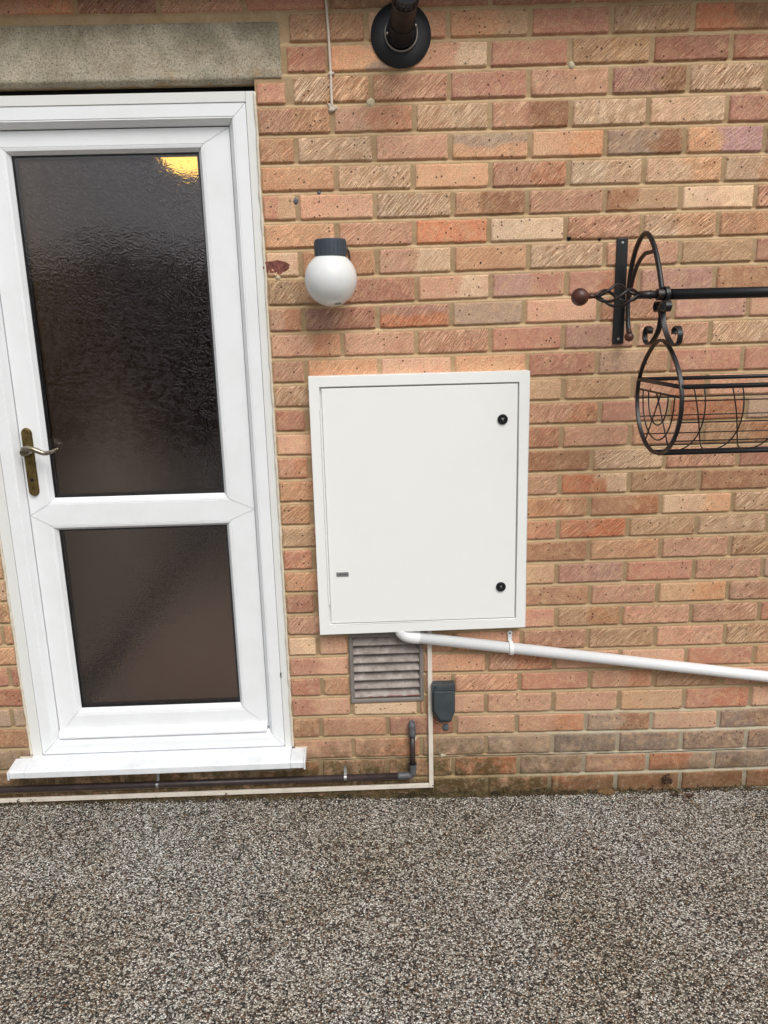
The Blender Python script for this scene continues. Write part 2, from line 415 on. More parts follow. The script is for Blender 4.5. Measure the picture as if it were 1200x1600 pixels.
# an added dark bank behind the camera, shaped for the door glass's reflection
bm = B(); rows = []
for y, z in ((-8.5, -.1), (-8.7, .9), (-9.1, 1.9), (-10, 2.6), (-12, 2.9), (-30, 2.6)):
    rows.append([bm.verts.new((x*1.2, y+.5*noise.noise(Vector((x*.7, z*2, 3))), z+(.95*noise.noise(Vector((x*.9, y, 0))) if z > 0 else 0))) for x in range(-25, 26)])
for a, b in zip(rows, rows[1:]):
    for i in range(50): bm.faces.new((a[i], a[i+1], b[i+1], b[i]))
tag(build('terrain', bm, mat_plain('reflection_bank', S(38, 34, 26), .95, S(62, 58, 40), 3, 1), smooth=True), kind='structure')

# ------------------------------------------------------------------ brick wall
DR = [20,17,17,13,8,4,2,3,4,2,-1,-4,-8,-11,-10,-9,-8,-8,-7,-5,-1,-1,-2,-2,-2,-5,-4,-3,-9,-10,-15,-17,-20,-20]
DL = [12,8,8,4,2,1,1,-1,-2,-7,-11,-11,-13,-12,-10,-8,-7,-6,-5,-4,-3,-2,-1,0,1,4,5,8,9,6,0,-5,-8,-8]
def jz(k, x):
    if k < 0: return (32-k)*.075+.016
    if k > 33: k = 33
    t = max(-.6, min(1.5, (x+.83)/.95))
    t = max(0, min(1.25, t))
    return (32-k)*.075+(DL[k]+(DR[k]-DL[k])*t)/1000+.0018*noise.noise(Vector((x*2.1, k*3.7, 0)))
DEV = {1:{0:-2,-1:-2,-2:-3,-3:-2},3:{0:1,1:-4,-1:-4,-2:-1,-3:6,-4:10,2:-9},5:{0:-7,1:-4,-1:3,-2:1,-3:11,-4:15,2:1},
7:{0:-2,1:-6,2:-12,-1:-2,-2:8,-3:9,-4:12},9:{0:4,1:1,2:-3,-1:4,-2:7,-3:10,-4:13},11:{0:-7,1:-9,2:-8,-1:-6,-2:2,-3:8,-4:13},
13:{0:-6,1:-11,2:-12},15:{0:8,1:-2,2:10},17:{0:-11,1:-7,2:-1},19:{0:-14,1:-11,2:-6},21:{0:-10,1:-3,2:-3},23:{0:-1,1:-4,2:1},25:{0:-3,1:-3,2:4,-4:9},
27:{0:10,1:1,2:6,-4:16},29:{0:3,1:2,2:7,-1:-8,-2:8,-3:6,-4:7}}
PAL = dict(c=(212,178,144), p=(196,146,118), o=(200,148,110), r=(176,118,96), b=(152,106,76), t=(186,148,112),
           g=(164,136,114), v=(170,126,112), d=(130,110,98), x=(192,118,82), m=(176,132,132))
for _k, _c in PAL.items():      # fired clay of this wall is pale: lift and soften every shade a little
    _g = sum(_c)/3; PAL[_k] = tuple(min(246, ((q*.88+_g*.12)*1.10+7)*.87+_m*.13) for q, _m in zip(_c, (204, 168, 144)))
# bricks seen right of the door, course by course from the top
ROW = {0:'r b r r r b r b r', 1:'b o p ot r t xb r', 2:'r og pc r t r r b', 3:'r c p r p vb c c', 4:'po p c pb c c r p',
5:'o c p go o gb om c', 6:'o c o p c c c p', 7:'rt p c ob p bt c p', 8:'o p x c p c o c', 9:'c o pc o c p t r',
10:'t r pc v r v b p', 11:'p v vx g p p v p', 12:'p p p r v p c p', 13:'p o p o r g r r', 14:'c p p t t p p t',
15:'r p p p p r x g', 16:'p p p p p p t p', 17:'p p p p b c p r', 18:'o p p p xc t b b', 19:'o p p p o b c c',
20:'t p p p x t c c', 21:'r p p b b o p t', 22:'o p p t v r p g', 23:'r p p g b p t p', 24:'p p p r t p p r',
25:'c p p p p t p t', 26:'rp o p p p p r o', 27:'r o p p r p t p', 28:'rp c bp p p t r p', 29:'b p r p p gb p d',
30:'p p g g d d d d', 31:'b b b x g p xg d', 32:'b b b bx x x x x', 33:'b b b b b b b b'}
LEFT = {24:'o', 25:'o', 26:'r', 27:'r', 28:'g', 29:'b', 30:'g', 31:'b', 32:'b'}
OPEN = (-1.868, -.991, .176, 2.244)        # the door opening
LINT = (-1.965, -.906, 2.242, 2.398)
VENT = (-.790, -.546, .357, .603)
rng = random.Random(11)
def subtract(r, h):
    x0, x1, z0, z1 = r; a0, a1, b0, b1 = h
    if x1 <= a0 or x0 >= a1 or z1 <= b0 or z0 >= b1: return [r]
    out = []
    if x0 < a0: out.append((x0, a0-.004, z0, z1))
    if x1 > a1: out.append((a1+.004, x1, z0, z1))
    mx0, mx1 = max(x0, a0), min(x1, a1)
    if z0 < b0-.02: out.append((mx0, mx1, z0, b0-.003))
    if z1 > b1+.02: out.append((mx0, mx1, b1+.003, z1))
    return [q for q in out if q[1]-q[0] > .012 and q[3]-q[2] > .012]
verts = []; faces = []; cols = []; pars = []; uvs = []; fmat = []
def add_brick(x0, x1, kz, zlo=None, zhi=None, tok='p', full=(0, 0)):
    wdt = x1-x0
    nx = max(5, int(wdt/.0085)); nz = 9
    u = np.linspace(0, 1, nx+1); v = np.linspace(0, 1, nz+1)
    e = .0035
    ux = sorted(set([0, e/wdt]+[float(a) for a in u[1:-1]]+[1-e/wdt, 1])); vz = [0, .055]+[float(a) for a in v[1:-1]]+[.945, 1]
    seed = rng.random()*100; yo = rng.uniform(-.0013, -.0001); tx = rng.uniform(-.0012, .0012); tz = rng.uniform(-.001, .001)
    c1 = np.array(PAL[tok[0]], float); c2 = np.array(PAL[tok[1] if len(tok) > 1 else tok[0]], float)
    jit = rng.uniform(.96, 1.05); hue = rng.uniform(-5, 5)
    if kz >= 26: jit *= (.96, .95, .94, .92, .90, .88, .84, .8)[min(7, kz-26)]
    c1 = c1*jit+np.array([hue, 0, -hue*.5]); c2 = c2*jit
    if len(tok) == 1 and rng.random() < .3:
        c2 = c1*np.array([1, .93, .88]) if rng.random() < .5 else c1*np.array([1.04, 1.04, 1.02])
    split = rng.uniform(.4, .65); vertical = len(tok) > 1 and tok in ('go', 'vx')
    gs = {'c': .85, 'p': .6, 't': .7, 'v': .55, 'o': .5}.get(tok[0], .35)+rng.uniform(-.25, .3)
    if kz >= 28: gs *= .4
    if rng.random() < .22: gs *= .25
    gsc = rng.uniform(.72, 1.35)
    gs = max(.05, min(1, gs)); ang = R(45+rng.uniform(-9, 9)); ca, sa = math.cos(ang), math.sin(ang)
    i0 = len(verts); nv = len(vz); nu = len(ux)
    chip = [(rng.choice((0, 1)), rng.choice((0, 1)), rng.uniform(.004, .011)) for _ in range(1 if rng.random() < .35 else 0)]
    for j, vv in enumerate(vz):
        for i, uu in enumerate(ux):
            x = x0+wdt*uu
            a = (zlo if zlo is not None else jz(kz, x)+.0046); b = (zhi if zhi is not None else jz(kz-1, x)-.0046)
            z = a+(b-a)*vv
            dx = min(uu, 1-uu)*wdt; dz = min(vv, 1-vv)*(b-a)
            # ragged arrises
            if dz < .006: z += (1 if vv < .5 else -1)*.0015*(noise.noise(Vector((x*38, seed, vv*5)))+.9*noise.noise(Vector((x*170, seed, vv)))+.1)
            if dx < .006: x += (1 if uu < .5 else -1)*.0016*(noise.noise(Vector((z*80, seed+9, uu*5)))+.6*noise.noise(Vector((z*260, seed+3, uu*5)))+.1)
            y = yo+tx*(uu-.5)+tz*(vv-.5)
            for cu, cv, cr in chip:
                dd = math.hypot((uu-cu)*wdt, (vv-cv)*(b-a))
                if dd < cr*1.6: y += .006*(1-dd/(cr*1.6))
            dm = min(dx, dz)
            if dm < 1e-6: y += .009
            elif dm < .004: y += .0010*(1-dm/.004)
            y += .0013*noise.noise(Vector((x*45, z*45, seed)))
            verts.append((x, y, z))
            s = vv if vertical else uu
            t = (s-split+.22*noise.noise(Vector((x*18, z*25, seed))))/.14+.5; t = max(0, min(1, t)); t = t*t*(3-2*t)
            if vertical: t = 1-t
            cc = c1*(1-t)+c2*t
            cols.append(lin([max(5, min(250, q)) for q in cc])+(1,)); pars.append((gs, seed/100, 0, 1))
            uvs.append(((z*ca-x*sa)*gsc+seed, (x*ca+z*sa)*gsc))
    for j in range(nv-1):
        for i in range(nu-1):
            a = i0+j*nu+i; faces.append((a, a+1, a+nu+1, a+nu)); fmat.append(0)
for k in range(-3, 34):
    odd = k % 2 == 1
    base = 0 if odd else .1125
    js = [];
    for C in range(-12, 12):
        d = DEV.get(k, {}).get(C, None)
        if d is None: d = (13 if C <= -3 else 4 if C < 0 else -4)*(.8 if k < 28 and k > 2 else .2)+rng.uniform(-4, 4)
        js.append((C, C*.225+base+d/1000))
    for (C, a), (C2, b) in zip(js, js[1:]):
        if k == 2 and C == -5: b = -.905; continue
        x0, x1 = a+.005, b-.005
        zl = jz(k, (x0+x1)/2)+.005; zh = jz(k-1, (x0+x1)/2)-.005
        idx = (C+5)
        toks = ROW.get(k, '').split()
        tok = toks[idx] if 0 <= idx < len(toks) else rng.choice('pppcotrpgvb')
        if C < -6: tok = LEFT.get(k, tok)
        rects = [(x0, x1, zl, zh)]
        for h in (OPEN, LINT, VENT):
            rects = [q for r_ in rects for q in subtract(r_, h)]
        for q in rects:
            zlo = None if abs(q[2]-zl) < 1e-6 else q[2]; zhi = None if abs(q[3]-zh) < 1e-6 else q[3]
            add_brick(q[0], q[1], k, zlo, zhi, tok)
    if k == 2:   # cut brick beside the lintel
        add_brick(-.900, -.790, k, tok='r'); 
nb = len(faces)
# pointing: struck joints, set back under each brick above, nearly flush below
gx = sorted(set([-3.0+.0125*i for i in range(0, 418)]+[OPEN[0], OPEN[1], LINT[1], VENT[0], VENT[1]]))
gx = [x for i, x in enumerate(gx) if i == 0 or x-gx[i-1] > .001 or x in (OPEN[0], OPEN[1], VENT[0], VENT[1])]
zrows = []
for k in range(-4, 34):
    zrows.append((k, .0110, .0034)); zrows.append((k, .0056, .0074)); zrows.append((k, .0026, .0068)); zrows.append((k, -.0006, .0028)); zrows.append((k, -.0050, .0012)); zrows.append((k, -.0085, .0032))
zrows.sort(key=lambda t: (32-t[0])*.075+t[1], reverse=True)
i0 = len(verts)
for (k, dz, y) in zrows:
    for x in gx:
        z = jz(k, x)+dz
        verts.append((x, y+.0009*noise.noise(Vector((x*30, z*60, 2)))+.0006*noise.noise(Vector((x*120, z*120, 5))), z))
        cols.append((.3, .2, .1, 1)); pars.append((0, 0, 0, 1)); uvs.append((x, z))
W_ = len(gx)
def inside(x, z, h, m_=0): return h[0]-m_ < x < h[1]+m_ and h[2]-m_ < z < h[3]+m_
for j in range(len(zrows)-1):
    for i in range(W_-1):
        a = i0+j*W_+i
        xc = (gx[i]+gx[i+1])/2; zc = (verts[a][2]+verts[a+W_][2])/2
        if inside(xc, zc, OPEN) or inside(xc, zc, VENT): continue
        faces.append((a, a+W_, a+W_+1, a+1)); fmat.append(1)
me = bpy.data.meshes.new('brick_wall'); me.from_pydata(verts, [], faces)
me.materials.append(MBK); me.materials.append(MMO)
me.polygons.foreach_set('material_index', fmat); me.polygons.foreach_set('use_smooth', [True]*len(faces))
for nm, arr in (('bcol', cols), ('bpar', pars)):
    at_ = me.attributes.new(nm, 'FLOAT_COLOR', 'POINT'); at_.data.foreach_set('color', np.array(arr, dtype=np.float32).ravel())
uvl = me.uv_layers.new(name='bricktex'); li = np.empty(len(me.loops), dtype=np.int32); me.loops.foreach_get('vertex_index', li)
uvl.data.foreach_set('uv', np.array(uvs, dtype=np.float32)[li].ravel())
wall = bpy.data.objects.new('brick_wall', me); col.objects.link(wall)
tag(wall, 'tan and pink brick house wall with struck mortar joints and drag-textured bricks', 'wall')
# body behind the face (jambs, vent pocket) in the same wall
bm = B()
for x0, x1, z0, z1 in ((-3.0, OPEN[0], -.3, 2.7), (OPEN[1], VENT[0]-.0, -.3, 2.7), (VENT[1], 2.2, -.3, 2.7), (OPEN[0], OPEN[1], 2.245, 2.7), (OPEN[0], OPEN[1], -.3, OPEN[2]), (VENT[0], VENT[1], -.3, VENT[2]), (VENT[0], VENT[1], VENT[3], 2.7)):
    box(bm, x0, x1, .016, .26, z0, z1)
build('backing', bm, MMO, wall)
# concrete lintel
bm = B(); nxx, nzz = 150, 26; G = []
for j in range(nzz+1):
    row = []
    for i in range(nxx+1):
        u, v = i/nxx, j/nzz
        x = LINT[0]+(LINT[1]-.004-LINT[0])*u; z = 2.2425+(2.3945-2.2425)*v
        if v == 0: z += .006*noise.noise(Vector((x*22, 0, 1)))+.004*noise.noise(Vector((x*80, 0, 1)))+(.010 if x > -.99 else 0)
        if v == 1: z += .0015*noise.noise(Vector((x*30, 4, 1)))
        if u == 1: x += .003*noise.noise(Vector((z*60, 4, 1)))
        dm = min(1-u, u)*(1.06); dm = min(dm, min(v, 1-v)*.155)
        y = -.0005+.0012*noise.noise(Vector((x*20, z*20, 7)))+(.012 if dm < 1e-6 else (.002 if dm < .007 else 0))
        row.append(bm.verts.new((x, y, z)))
    G.append(row)
for j in range(nzz):
    for i in range(nxx): bm.faces.new((G[j][i], G[j][i+1], G[j+1][i+1], G[j+1][i]))
bot = [bm.verts.new((v.co.x, .032, v.co.z+.001)) for v in G[0]]
for i in range(nxx): bm.faces.new((G[0][i], bot[i], bot[i+1], G[0][i+1]))
o = build('lintel', bm, MCO, wall, smooth=True); o['label'] = 'mottled grey concrete lintel above the white door'
# damp proof course: a thin black felt edge in joint 30
bm = B(); pts = []
for i in range(0, 330):
    x = -.951+i*.0095; pts.append((x, .0026+.0022*noise.noise(Vector((x*20, 0, 0))), jz(30, x)-.0015+.0012*noise.noise(Vector((x*9, 3, 0)))))
strap(bm, pts, (0, 1, 0), .003, .0019)
o = build('damp_proof_course', bm, mat_plain('black_felt', S(48, 42, 37), .9, S(74, 66, 56), 40), wall)
# old fixing holes: filler dabs and plugs
def dab(name, x, z, r_, mat, lab=None, h=.003, seed=0):
    bm = B(); n = 18
    c0 = bm.verts.new((x, -h, z)); r1 = []; r2 = []
    for k in range(n):
        a = 2*math.pi*k/n; q = r_*(1+.35*noise.noise(Vector((math.cos(a)*1.6, math.sin(a)*1.6, seed))))
        r1.append(bm.verts.new((x+.6*q*math.cos(a), -h*.8, z+.6*q*math.sin(a)))); r2.append(bm.verts.new((x+q*math.cos(a), .004, z+q*math.sin(a))))
    for k in range(n):
        bm.faces.new((c0, r1[k], r1[(k+1) % n])); bm.faces.new((r1[k], r2[k], r2[(k+1) % n], r1[(k+1) % n]))
    o = build(name, bm, mat, wall, smooth=True)
    if lab: o['label'] = lab
dab('filler_patch', -.671, 2.183, .013, MFILL, 'pale filler dab in the mortar right of the cable', seed=3)
dab('filler_patch', -.110, 2.267, .011, MFILL, 'pale filler dab in the mortar near the top', seed=5)
dab('filler_patch', -.582, .215, .014, MFILL, 'pale filler dab beside the dark pipe', .0016, seed=8)
dab('filler_patch', -.485, .150, .012, MFILL, 'pale filler dab below the grey socket', .0016, seed=9)
dab('wall_plug', -.894, 1.930, .010, MPLUG, 'grey plug in the joint right of the door frame', .0018, seed=2)
dab('wall_plug', -.825, 1.951, .006, MPLUG, None, .0018, seed=12)
dab('wall_plug', -.955, 1.722, .008, MFILL, None, .0018, seed=15)
MHOLE = mat_plain('dark_hole', S(26, 20, 17), .95)
for x, z, r_ in ((-.102, 1.812, .0065), (-.012, 1.806, .0045), (-.362, 1.749, .0045), (-.345, 1.934, .0035), (-.305, 1.935, .0035)):
    dab('screw_hole', x, z, r_, MHOLE, None, .0012, seed=x*40)
# spalled face of one half brick
bm = B(); n = 40; x0, z0 = -.958, 1.752
vs = [[None]*13 for _ in range(n+1)]
for i in range(n+1):
    a = 2*math.pi*i/n
    for j in range(13):
        q = j/12; rx = .040*(1+.25*noise.noise(Vector((math.cos(a)*2, math.sin(a)*2, 3)))); rz = .020*(1+.3*noise.noise(Vector((math.cos(a)*2, math.sin(a)*2, 7))))
        x = x0+rx*q*math.cos(a); z = z0+rz*q*math.sin(a)
        vs[i][j] = bm.verts.new((x, -.0016+.0016*noise.noise(Vector((x*180, z*180, 1)))+(.004 if j == 12 else 0), z)) if i < n else vs[0][j]
for i in range(n):
    for j in range(12): 
        try: bm.faces.new((vs[i][j], vs[i+1][j], vs[i+1][j+1], vs[i][j+1]))
        except ValueError: pass
o = build('spalled_patch', bm, mat_plain('raw_red_clay', S(96, 50, 42), .95, S(150, 96, 84), 55, 1.0), wall, smooth=True)
o['label'] = 'dark red broken brick face beside the door frame'

# soffit and fascia above the picture
sof = thing('soffit', 'dark roof soffit just above the top of the brick wall', 'soffit', (0, 0, 2.5))
bm = B(); box(bm, -3, 2.2, -.105, .02, 2.492, 2.51); build('soffit_board', bm, mat_plain('brown_soffit', S(70, 52, 42), .6, S(84, 64, 50), 6), sof)
bm = B(); box(bm, -3, 2.2, -.125, -.1055, 2.475, 2.60); build('fascia_board', bm, mat_plain('brown_fascia', S(62, 46, 38), .5, S(74, 56, 46), 6), sof)

# ------------------------------------------------------------------ hallway behind the door
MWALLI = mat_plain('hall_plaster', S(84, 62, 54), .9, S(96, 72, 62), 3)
bm = B()
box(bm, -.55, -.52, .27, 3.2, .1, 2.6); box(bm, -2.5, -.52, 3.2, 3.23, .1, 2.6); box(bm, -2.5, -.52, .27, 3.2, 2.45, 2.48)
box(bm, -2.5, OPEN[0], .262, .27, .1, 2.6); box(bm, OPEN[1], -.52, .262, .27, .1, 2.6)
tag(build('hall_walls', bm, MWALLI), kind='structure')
bm = B(); box(bm, -1.905, -1.875, .27, 3.2, .1, 2.45)
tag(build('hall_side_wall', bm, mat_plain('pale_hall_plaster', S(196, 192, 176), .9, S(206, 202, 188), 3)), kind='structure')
bm = B(); box(bm, -1.8745, -1.855, .272, 3.19, .1305, .25)
tag(build('hall_skirting', bm, mat_plain('dark_skirting', S(40, 34, 30), .5, S(48, 40, 36), 6)), kind='structure')
bm = B(); box(bm, -2.5, -.52, .05, 3.2, .08, .13)
tag(build('hall_floor', bm, mat_plain('hall_carpet', S(190, 172, 156), .95, S(202, 184, 168), 30)), kind='structure')
hl = thing('hall_lamp', 'glowing amber lamp behind the top right corner of the door glass', 'lamp', (-1.17, .34, 2.03))
M = N('amber_glow'); M.base(S(255, 190, 60)); M.b.inputs['Emission Color'].default_value = (1, .62, .12, 1); M.b.inputs['Emission Strength'].default_value = 1.7
bm = B(); lathe(bm, [(0, -.060), (.05, -.055), (.092, -.02), (.104, .03), (.08, .07), (0, .09)], (-1.255, .36, 2.140), n=32)
build('lamp_shade', bm, M.m, hl, smooth=True)
bm = B(); tube(bm, [(-1.262, .36, 2.21), (-1.262, .36, 2.448)], .006); build('lamp_cord', bm, MCORD, hl)
pl = bpy.data.lights.new('hall_floor_fill', 'SPOT'); pl.energy = 14; pl.color = (1, .9, .8); pl.shadow_soft_size = .1; pl.spot_size = R(95); pl.spot_blend = 1
po = bpy.data.objects.new('hall_floor_fill', pl); col.objects.link(po); po.location = (-1.20, 1.05, 2.05); po.rotation_euler = (R(8), 0, 0)  # fill spot added apart from the lamp, brightens the floor behind the glass


# ------------------------------------------------------------------ the door
door = thing('back_door', 'white plastic half-glazed back door with two obscure glass panes and brass handle', 'door', (-1.43, .0, .13))
FL, FR, FB, FT = -1.866, -.993, .205, 2.219
bm = B()
# outer add-on strip
box(bm, FL, FL+.034, .003, .07, FB-.004, FT)
box(bm, FR-.025, FR, .003, .07, FB-.004, FT)
box(bm, FL+.0346, FR-.0256, .003, .07, FT-.027, FT)
build('frame_extension', bm, mat_painted('yellowed_upvc', S(224, 225, 222), .4, .15, (200, 194, 178), .05), door, bevel=.0012)
bm = B()
a, b, c, d = FL+.0352, FR-.0262, FB, FT-.0276
fw = .046
prof = [(0, .0055), (.034, .0055), (.0355, .0075), (.038, .0065), (.0400, .0085), (.0405+.0115, .0300), (.0405+.0115, .068), (0, .068)]
sweep_rect(bm, a, b, c, d, prof)
build('door_frame', bm, MW, door, bevel=.0006)
bm = B(); box(bm, FL+.01, FR-.01, .071, .085, FB, FT+.01);
for x in (): pass
bm.free()
# leaf
LX0, LX1, LZ0, LZ1 = a+.0545, b-.0545, c+.058, d-.0555
leaf_y = .0335
def g_(x, z, y=.055): return off(x, z, y)
g1x0, _ = g_(-1.678, 1.5); g1x1, _ = g_(-1.156, 1.5)
_, g1z1 = g_(0, 2.064); _, g1z0 = g_(0, 1.087); _, g2z1 = g_(0, .985); _, g2z0 = g_(0, .377)
leaf = None
bm = B()
def leafpane(bm, X0, X1, Z0, Z1, x0, x1, z0, z1, sides='LRTB'):
    """flat band from the outer rect to the glazing rect with a beaded inner edge, mitred"""
    bw = .017
    C = {'L': [(X0,Z0),(X0,Z1),(x0,z1),(x0,z0)], 'R': [(X1,Z1),(X1,Z0),(x1,z0),(x1,z1)], 'T': [(X0,Z1),(X1,Z1),(x1,z1),(x0,z1)], 'B': [(X1,Z0),(X0,Z0),(x0,z0),(x1,z0)]}
    dirn = {'L': (-1, 0), 'R': (1, 0), 'T': (0, 1), 'B': (0, -1)}
    for s in sides:
        o0, o1, i1, i0_ = C[s]; dx, dz = dirn[s]; g = .0007
        rows = []
        def inner(off_):   # inner corners grown outward by off_ keeping 45 degree mitres
            q = []
            for (px, pz) in (i0_, i1):
                qx = px+(off_ if px == x1 else -off_); qz = pz+(off_ if pz == z1 else -off_)
                q.append((qx, qz))
            return q
        def shrink(p, q):
            v = Vector((q[0]-p[0], q[1]-p[1])).normalized()*g; return (p[0]+v.x, p[1]+v.y), (q[0]-v.x, q[1]-v.y)
        sec = [((o0, o1), leaf_y), (inner(bw+.0025), leaf_y), (inner(bw+.0012), leaf_y+.0016), (inner(bw), leaf_y+.0002), (inner(bw*.55), leaf_y+.002), (inner(0), leaf_y+.017), (inner(0), leaf_y+.028)]
        for (p, q), y in sec:
            p, q = shrink(p, q); rows.append((bm.verts.new((p[0], y, p[1])), bm.verts.new((q[0], y, q[1]))))
        for (a0, a1), (b0, b1) in zip(rows, rows[1:]): bm.faces.new((a0, a1, b1, b0))
mid = (g1z0+g2z1)/2
leafpane(bm, LX0, LX1, mid, LZ1, g1x0, g1x1, g1z0, g1z1)
leafpane(bm, LX0, LX1, LZ0, mid, g1x0, g1x1, g2z0, g2z1)
# back and edges of the leaf
for x0, x1, z0, z1 in ((LX0, g1x0, LZ0, LZ1), (g1x1, LX1, LZ0, LZ1), (g1x0, g1x1, LZ0, g2z0), (g1x0, g1x1, g2z1, g1z0), (g1x0, g1x1, g1z1, LZ1)):
    box(bm, x0, x1, leaf_y+.0285, leaf_y+.05, z0, z1)
for x in (LX0, LX1): box(bm, x-.0005, x+.0005, leaf_y+.0005, leaf_y+.05, LZ0, LZ1)
box(bm, LX0, LX1, leaf_y+.0005, leaf_y+.05, LZ1-.0005, LZ1+.0005)
leaf = build('door_leaf', bm, MW, door)
bm = B()   # black seal in the gap round the leaf
sweep_rect(bm, LX0-.012, LX1+.012, LZ0-.012, LZ1+.012, [(0, .040), (.0105, .040), (.0105, .058), (0, .058)], 0)
build('weather_seal', bm, MGASK, door)
for z0, z1 in ((g1z0, g1z1), (g2z0, g2z1)):
    bm = B(); y0 = leaf_y+.020
    # outer pane smooth, inner pane patterned
    box(bm, g1x0-.004, g1x1+.004, y0, y0+.004, z0-.004, z1+.004)
    gp = build('glass_pane', bm, MG, leaf)
    bm = B(); box(bm, g1x0-.003, g1x1+.003, y0+.018, y0+.022, z0-.003, z1+.003)
    build('patterned_inner_pane', bm, MGP, leaf)
    bm = B(); sweep_rect(bm, g1x0, g1x1, z0, z1, [(0, y0-.003), (.0035, y0-.003), (.0035, y0-.0003), (0, y0-.0003)], 0)
    build('gasket', bm, MGASK, leaf)
    bm = B(); sweep_rect(bm, g1x0, g1x1, z0, z1, [(-.002, y0+.0045), (.008, y0+.0045), (.008, y0+.0175), (-.002, y0+.0175)], 0)
    build('spacer_bar', bm, MSPACER, leaf)
# weather bar
bm = B(); zb = LZ0-.001
pr = [(.0325, zb+.022), (.018, zb+.018), (.0085, zb+.002), (.0085, zb-.004), (.0325, zb-.004)]
A_ = [bm.verts.new((LX0+.003, y, z)) for y, z in pr]; B_ = [bm.verts.new((LX1-.003, y, z)) for y, z in pr]
bm.faces.new(A_); bm.faces.new(B_[::-1])
for i in range(5): bm.faces.new((A_[i], A_[(i+1) % 5], B_[(i+1) % 5], B_[i]))
build('weather_bar', bm, MW, leaf, bevel=.001)
# sill with horns
bm = B()
sx0, sx1 = -1.895, -.945
pr = [(.06, .2025), (.004, .2015), (-.070, .191), (-.074, .187), (-.074, .167), (-.068, .163), (-.060, .167), (-.060, .176), (.002, .180), (.06, .180)]
def sill_seg(bm, x0, x1, pr):
    A_ = [bm.verts.new((x0, y, z)) for y, z in pr]; B_ = [bm.verts.new((x1, y, z)) for y, z in pr]; n = len(pr)
    bm.faces.new(A_[::-1]); bm.faces.new(B_)
    for i in range(n): bm.faces.new((A_[i], A_[(i+1) % n], B_[(i+1) % n], B_[i]))
sill_seg(bm, FL+.002, FR-.002, pr)
prh = [(-.004, .2002), (-.070, .191), (-.074, .187), (-.074, .167), (-.004, .174)]
sill_seg(bm, -1.912, FL+.0015, prh); sill_seg(bm, FR-.0015, -.952, prh)
build('sill', bm, MSILL, door, bevel=.0015)
bm = B(); sill_seg(bm, -.9515, -.9455, [(-.003, .1985), (-.0765, .1895), (-.0765, .163), (-.003, .170)]); sill_seg(bm, -1.9185, -1.9125, [(-.003, .1985), (-.0765, .1895), (-.0765, .163), (-.003, .170)])
build('sill_end_cap', bm, MSILL, door, bevel=.001)
# sealant beads
for x, zt, zb_ in ((FL-.001, 2.2, .205), (FR+.0015, 2.228, .2)):
    bm = B(); pts = []; rs = []; z = zb_
    while z < zt:
        pts.append((x+.0022*noise.noise(Vector((z*13, x, 0))), .0015, z)); rs.append(.0042+.0022*noise.noise(Vector((z*28, x, 4)))); z += .012
    tube(bm, pts, rs, 8); build('sealant_bead', bm, MSEAL, door, smooth=True)
bm = B(); tube(bm, [(-1.905+.006*i, -.002+.001*math.sin(i*2), .2015+.0012*noise.noise(Vector((i*.6, 0, 0)))) for i in range(8)], .003, 8)
tube(bm, [(-.985+.006*i, -.002+.001*math.sin(i*2), .2005+.0012*noise.noise(Vector((i*.6, 5, 0)))) for i in range(8)], .003, 8)
build('sill_sealant', bm, MSEAL, door, smooth=True)
# black box over the frame: shade of the lintel gap put into its colour
bm = B(); box(bm, FL, FR, .055, .11, FT-.01, 2.26); build('head_gap_shade', bm, MVOID, door)
# mortar packing under the sill
bm = B()
for i in range(5):
    x = -1.13+.03*i; bmesh.ops.create_icosphere(bm, subdivisions=2, radius=.5, matrix=Matrix.Translation((x, -.001, .121+.003*(i % 2)))@Matrix.Diagonal((.05, .018, .018, 1)))
for v in bm.verts: v.co += Vector((noise.noise(v.co*70), .3*noise.noise(v.co*60+Vector((9, 0, 0))), noise.noise(v.co*70+Vector((5, 5, 5)))))*.005
o = build('loose_mortar', bm, mat_plain('crumbled_mortar', S(120, 108, 82), .95, S(160, 150, 124), 60, 1), wall)
o['label'] = 'crumbling grey mortar wedged under the door sill'
# handle
hx, _ = off(-1.742, 1.2, leaf_y-.006)
hz0, hz1 = off(0, 1.093, leaf_y-.006)[1], off(0, 1.304, leaf_y-.006)[1]
bm = B()
def stadium(cx, z0, z1, r_, n=12, lean=0):
    p = [(cx+r_*math.cos(math.pi*k/n), z1-r_+r_*math.sin(math.pi*k/n)) for k in range(n+1)]
    p += [(cx-r_*math.cos(math.pi*k/n), z0+r_-r_*math.sin(math.pi*k/n)) for k in range(n+1)]; return p
prism(bm, stadium(hx, hz0, hz1, .0165), leaf_y-.003, leaf_y-.0003)
prism(bm, stadium(hx, hz0+.003, hz1-.003, .0138), leaf_y-.010, leaf_y-.003)
hd = build('handle', bm, MBR, leaf, bevel=.0012)
bm = B()
lz = off(0, 1.234, 0)[1]
lathe(bm, [(0, -.030), (.010, -.030), (.012, -.026), (.012, -.004), (.0145, 0), (.0145, .006)], (hx-.001, leaf_y-.012, lz-.004), 'y', 24)
P = bez([(hx-.006, .000, lz+.002), (hx+.004, -.016, lz+.009), (hx+.022, -.019, lz+.011), (hx+.045, -.019, lz+.003), (hx+.068, -.019, lz-.006), (hx+.092, -.018, lz-.001), (hx+.110, -.016, lz+.008)], 36)
rs = [.0085-.0035*abs(2*i/(len(P)-1)-.9) if i < len(P)*.8 else .0085-.0035*.7-.003*((i/(len(P)-1))-.8)*5 for i in range(len(P))]
rs = [max(.0022, r_) for r_ in rs]
tube(bm, P, rs, 10)
o = build('lever', bm, MLV, door, smooth=True)
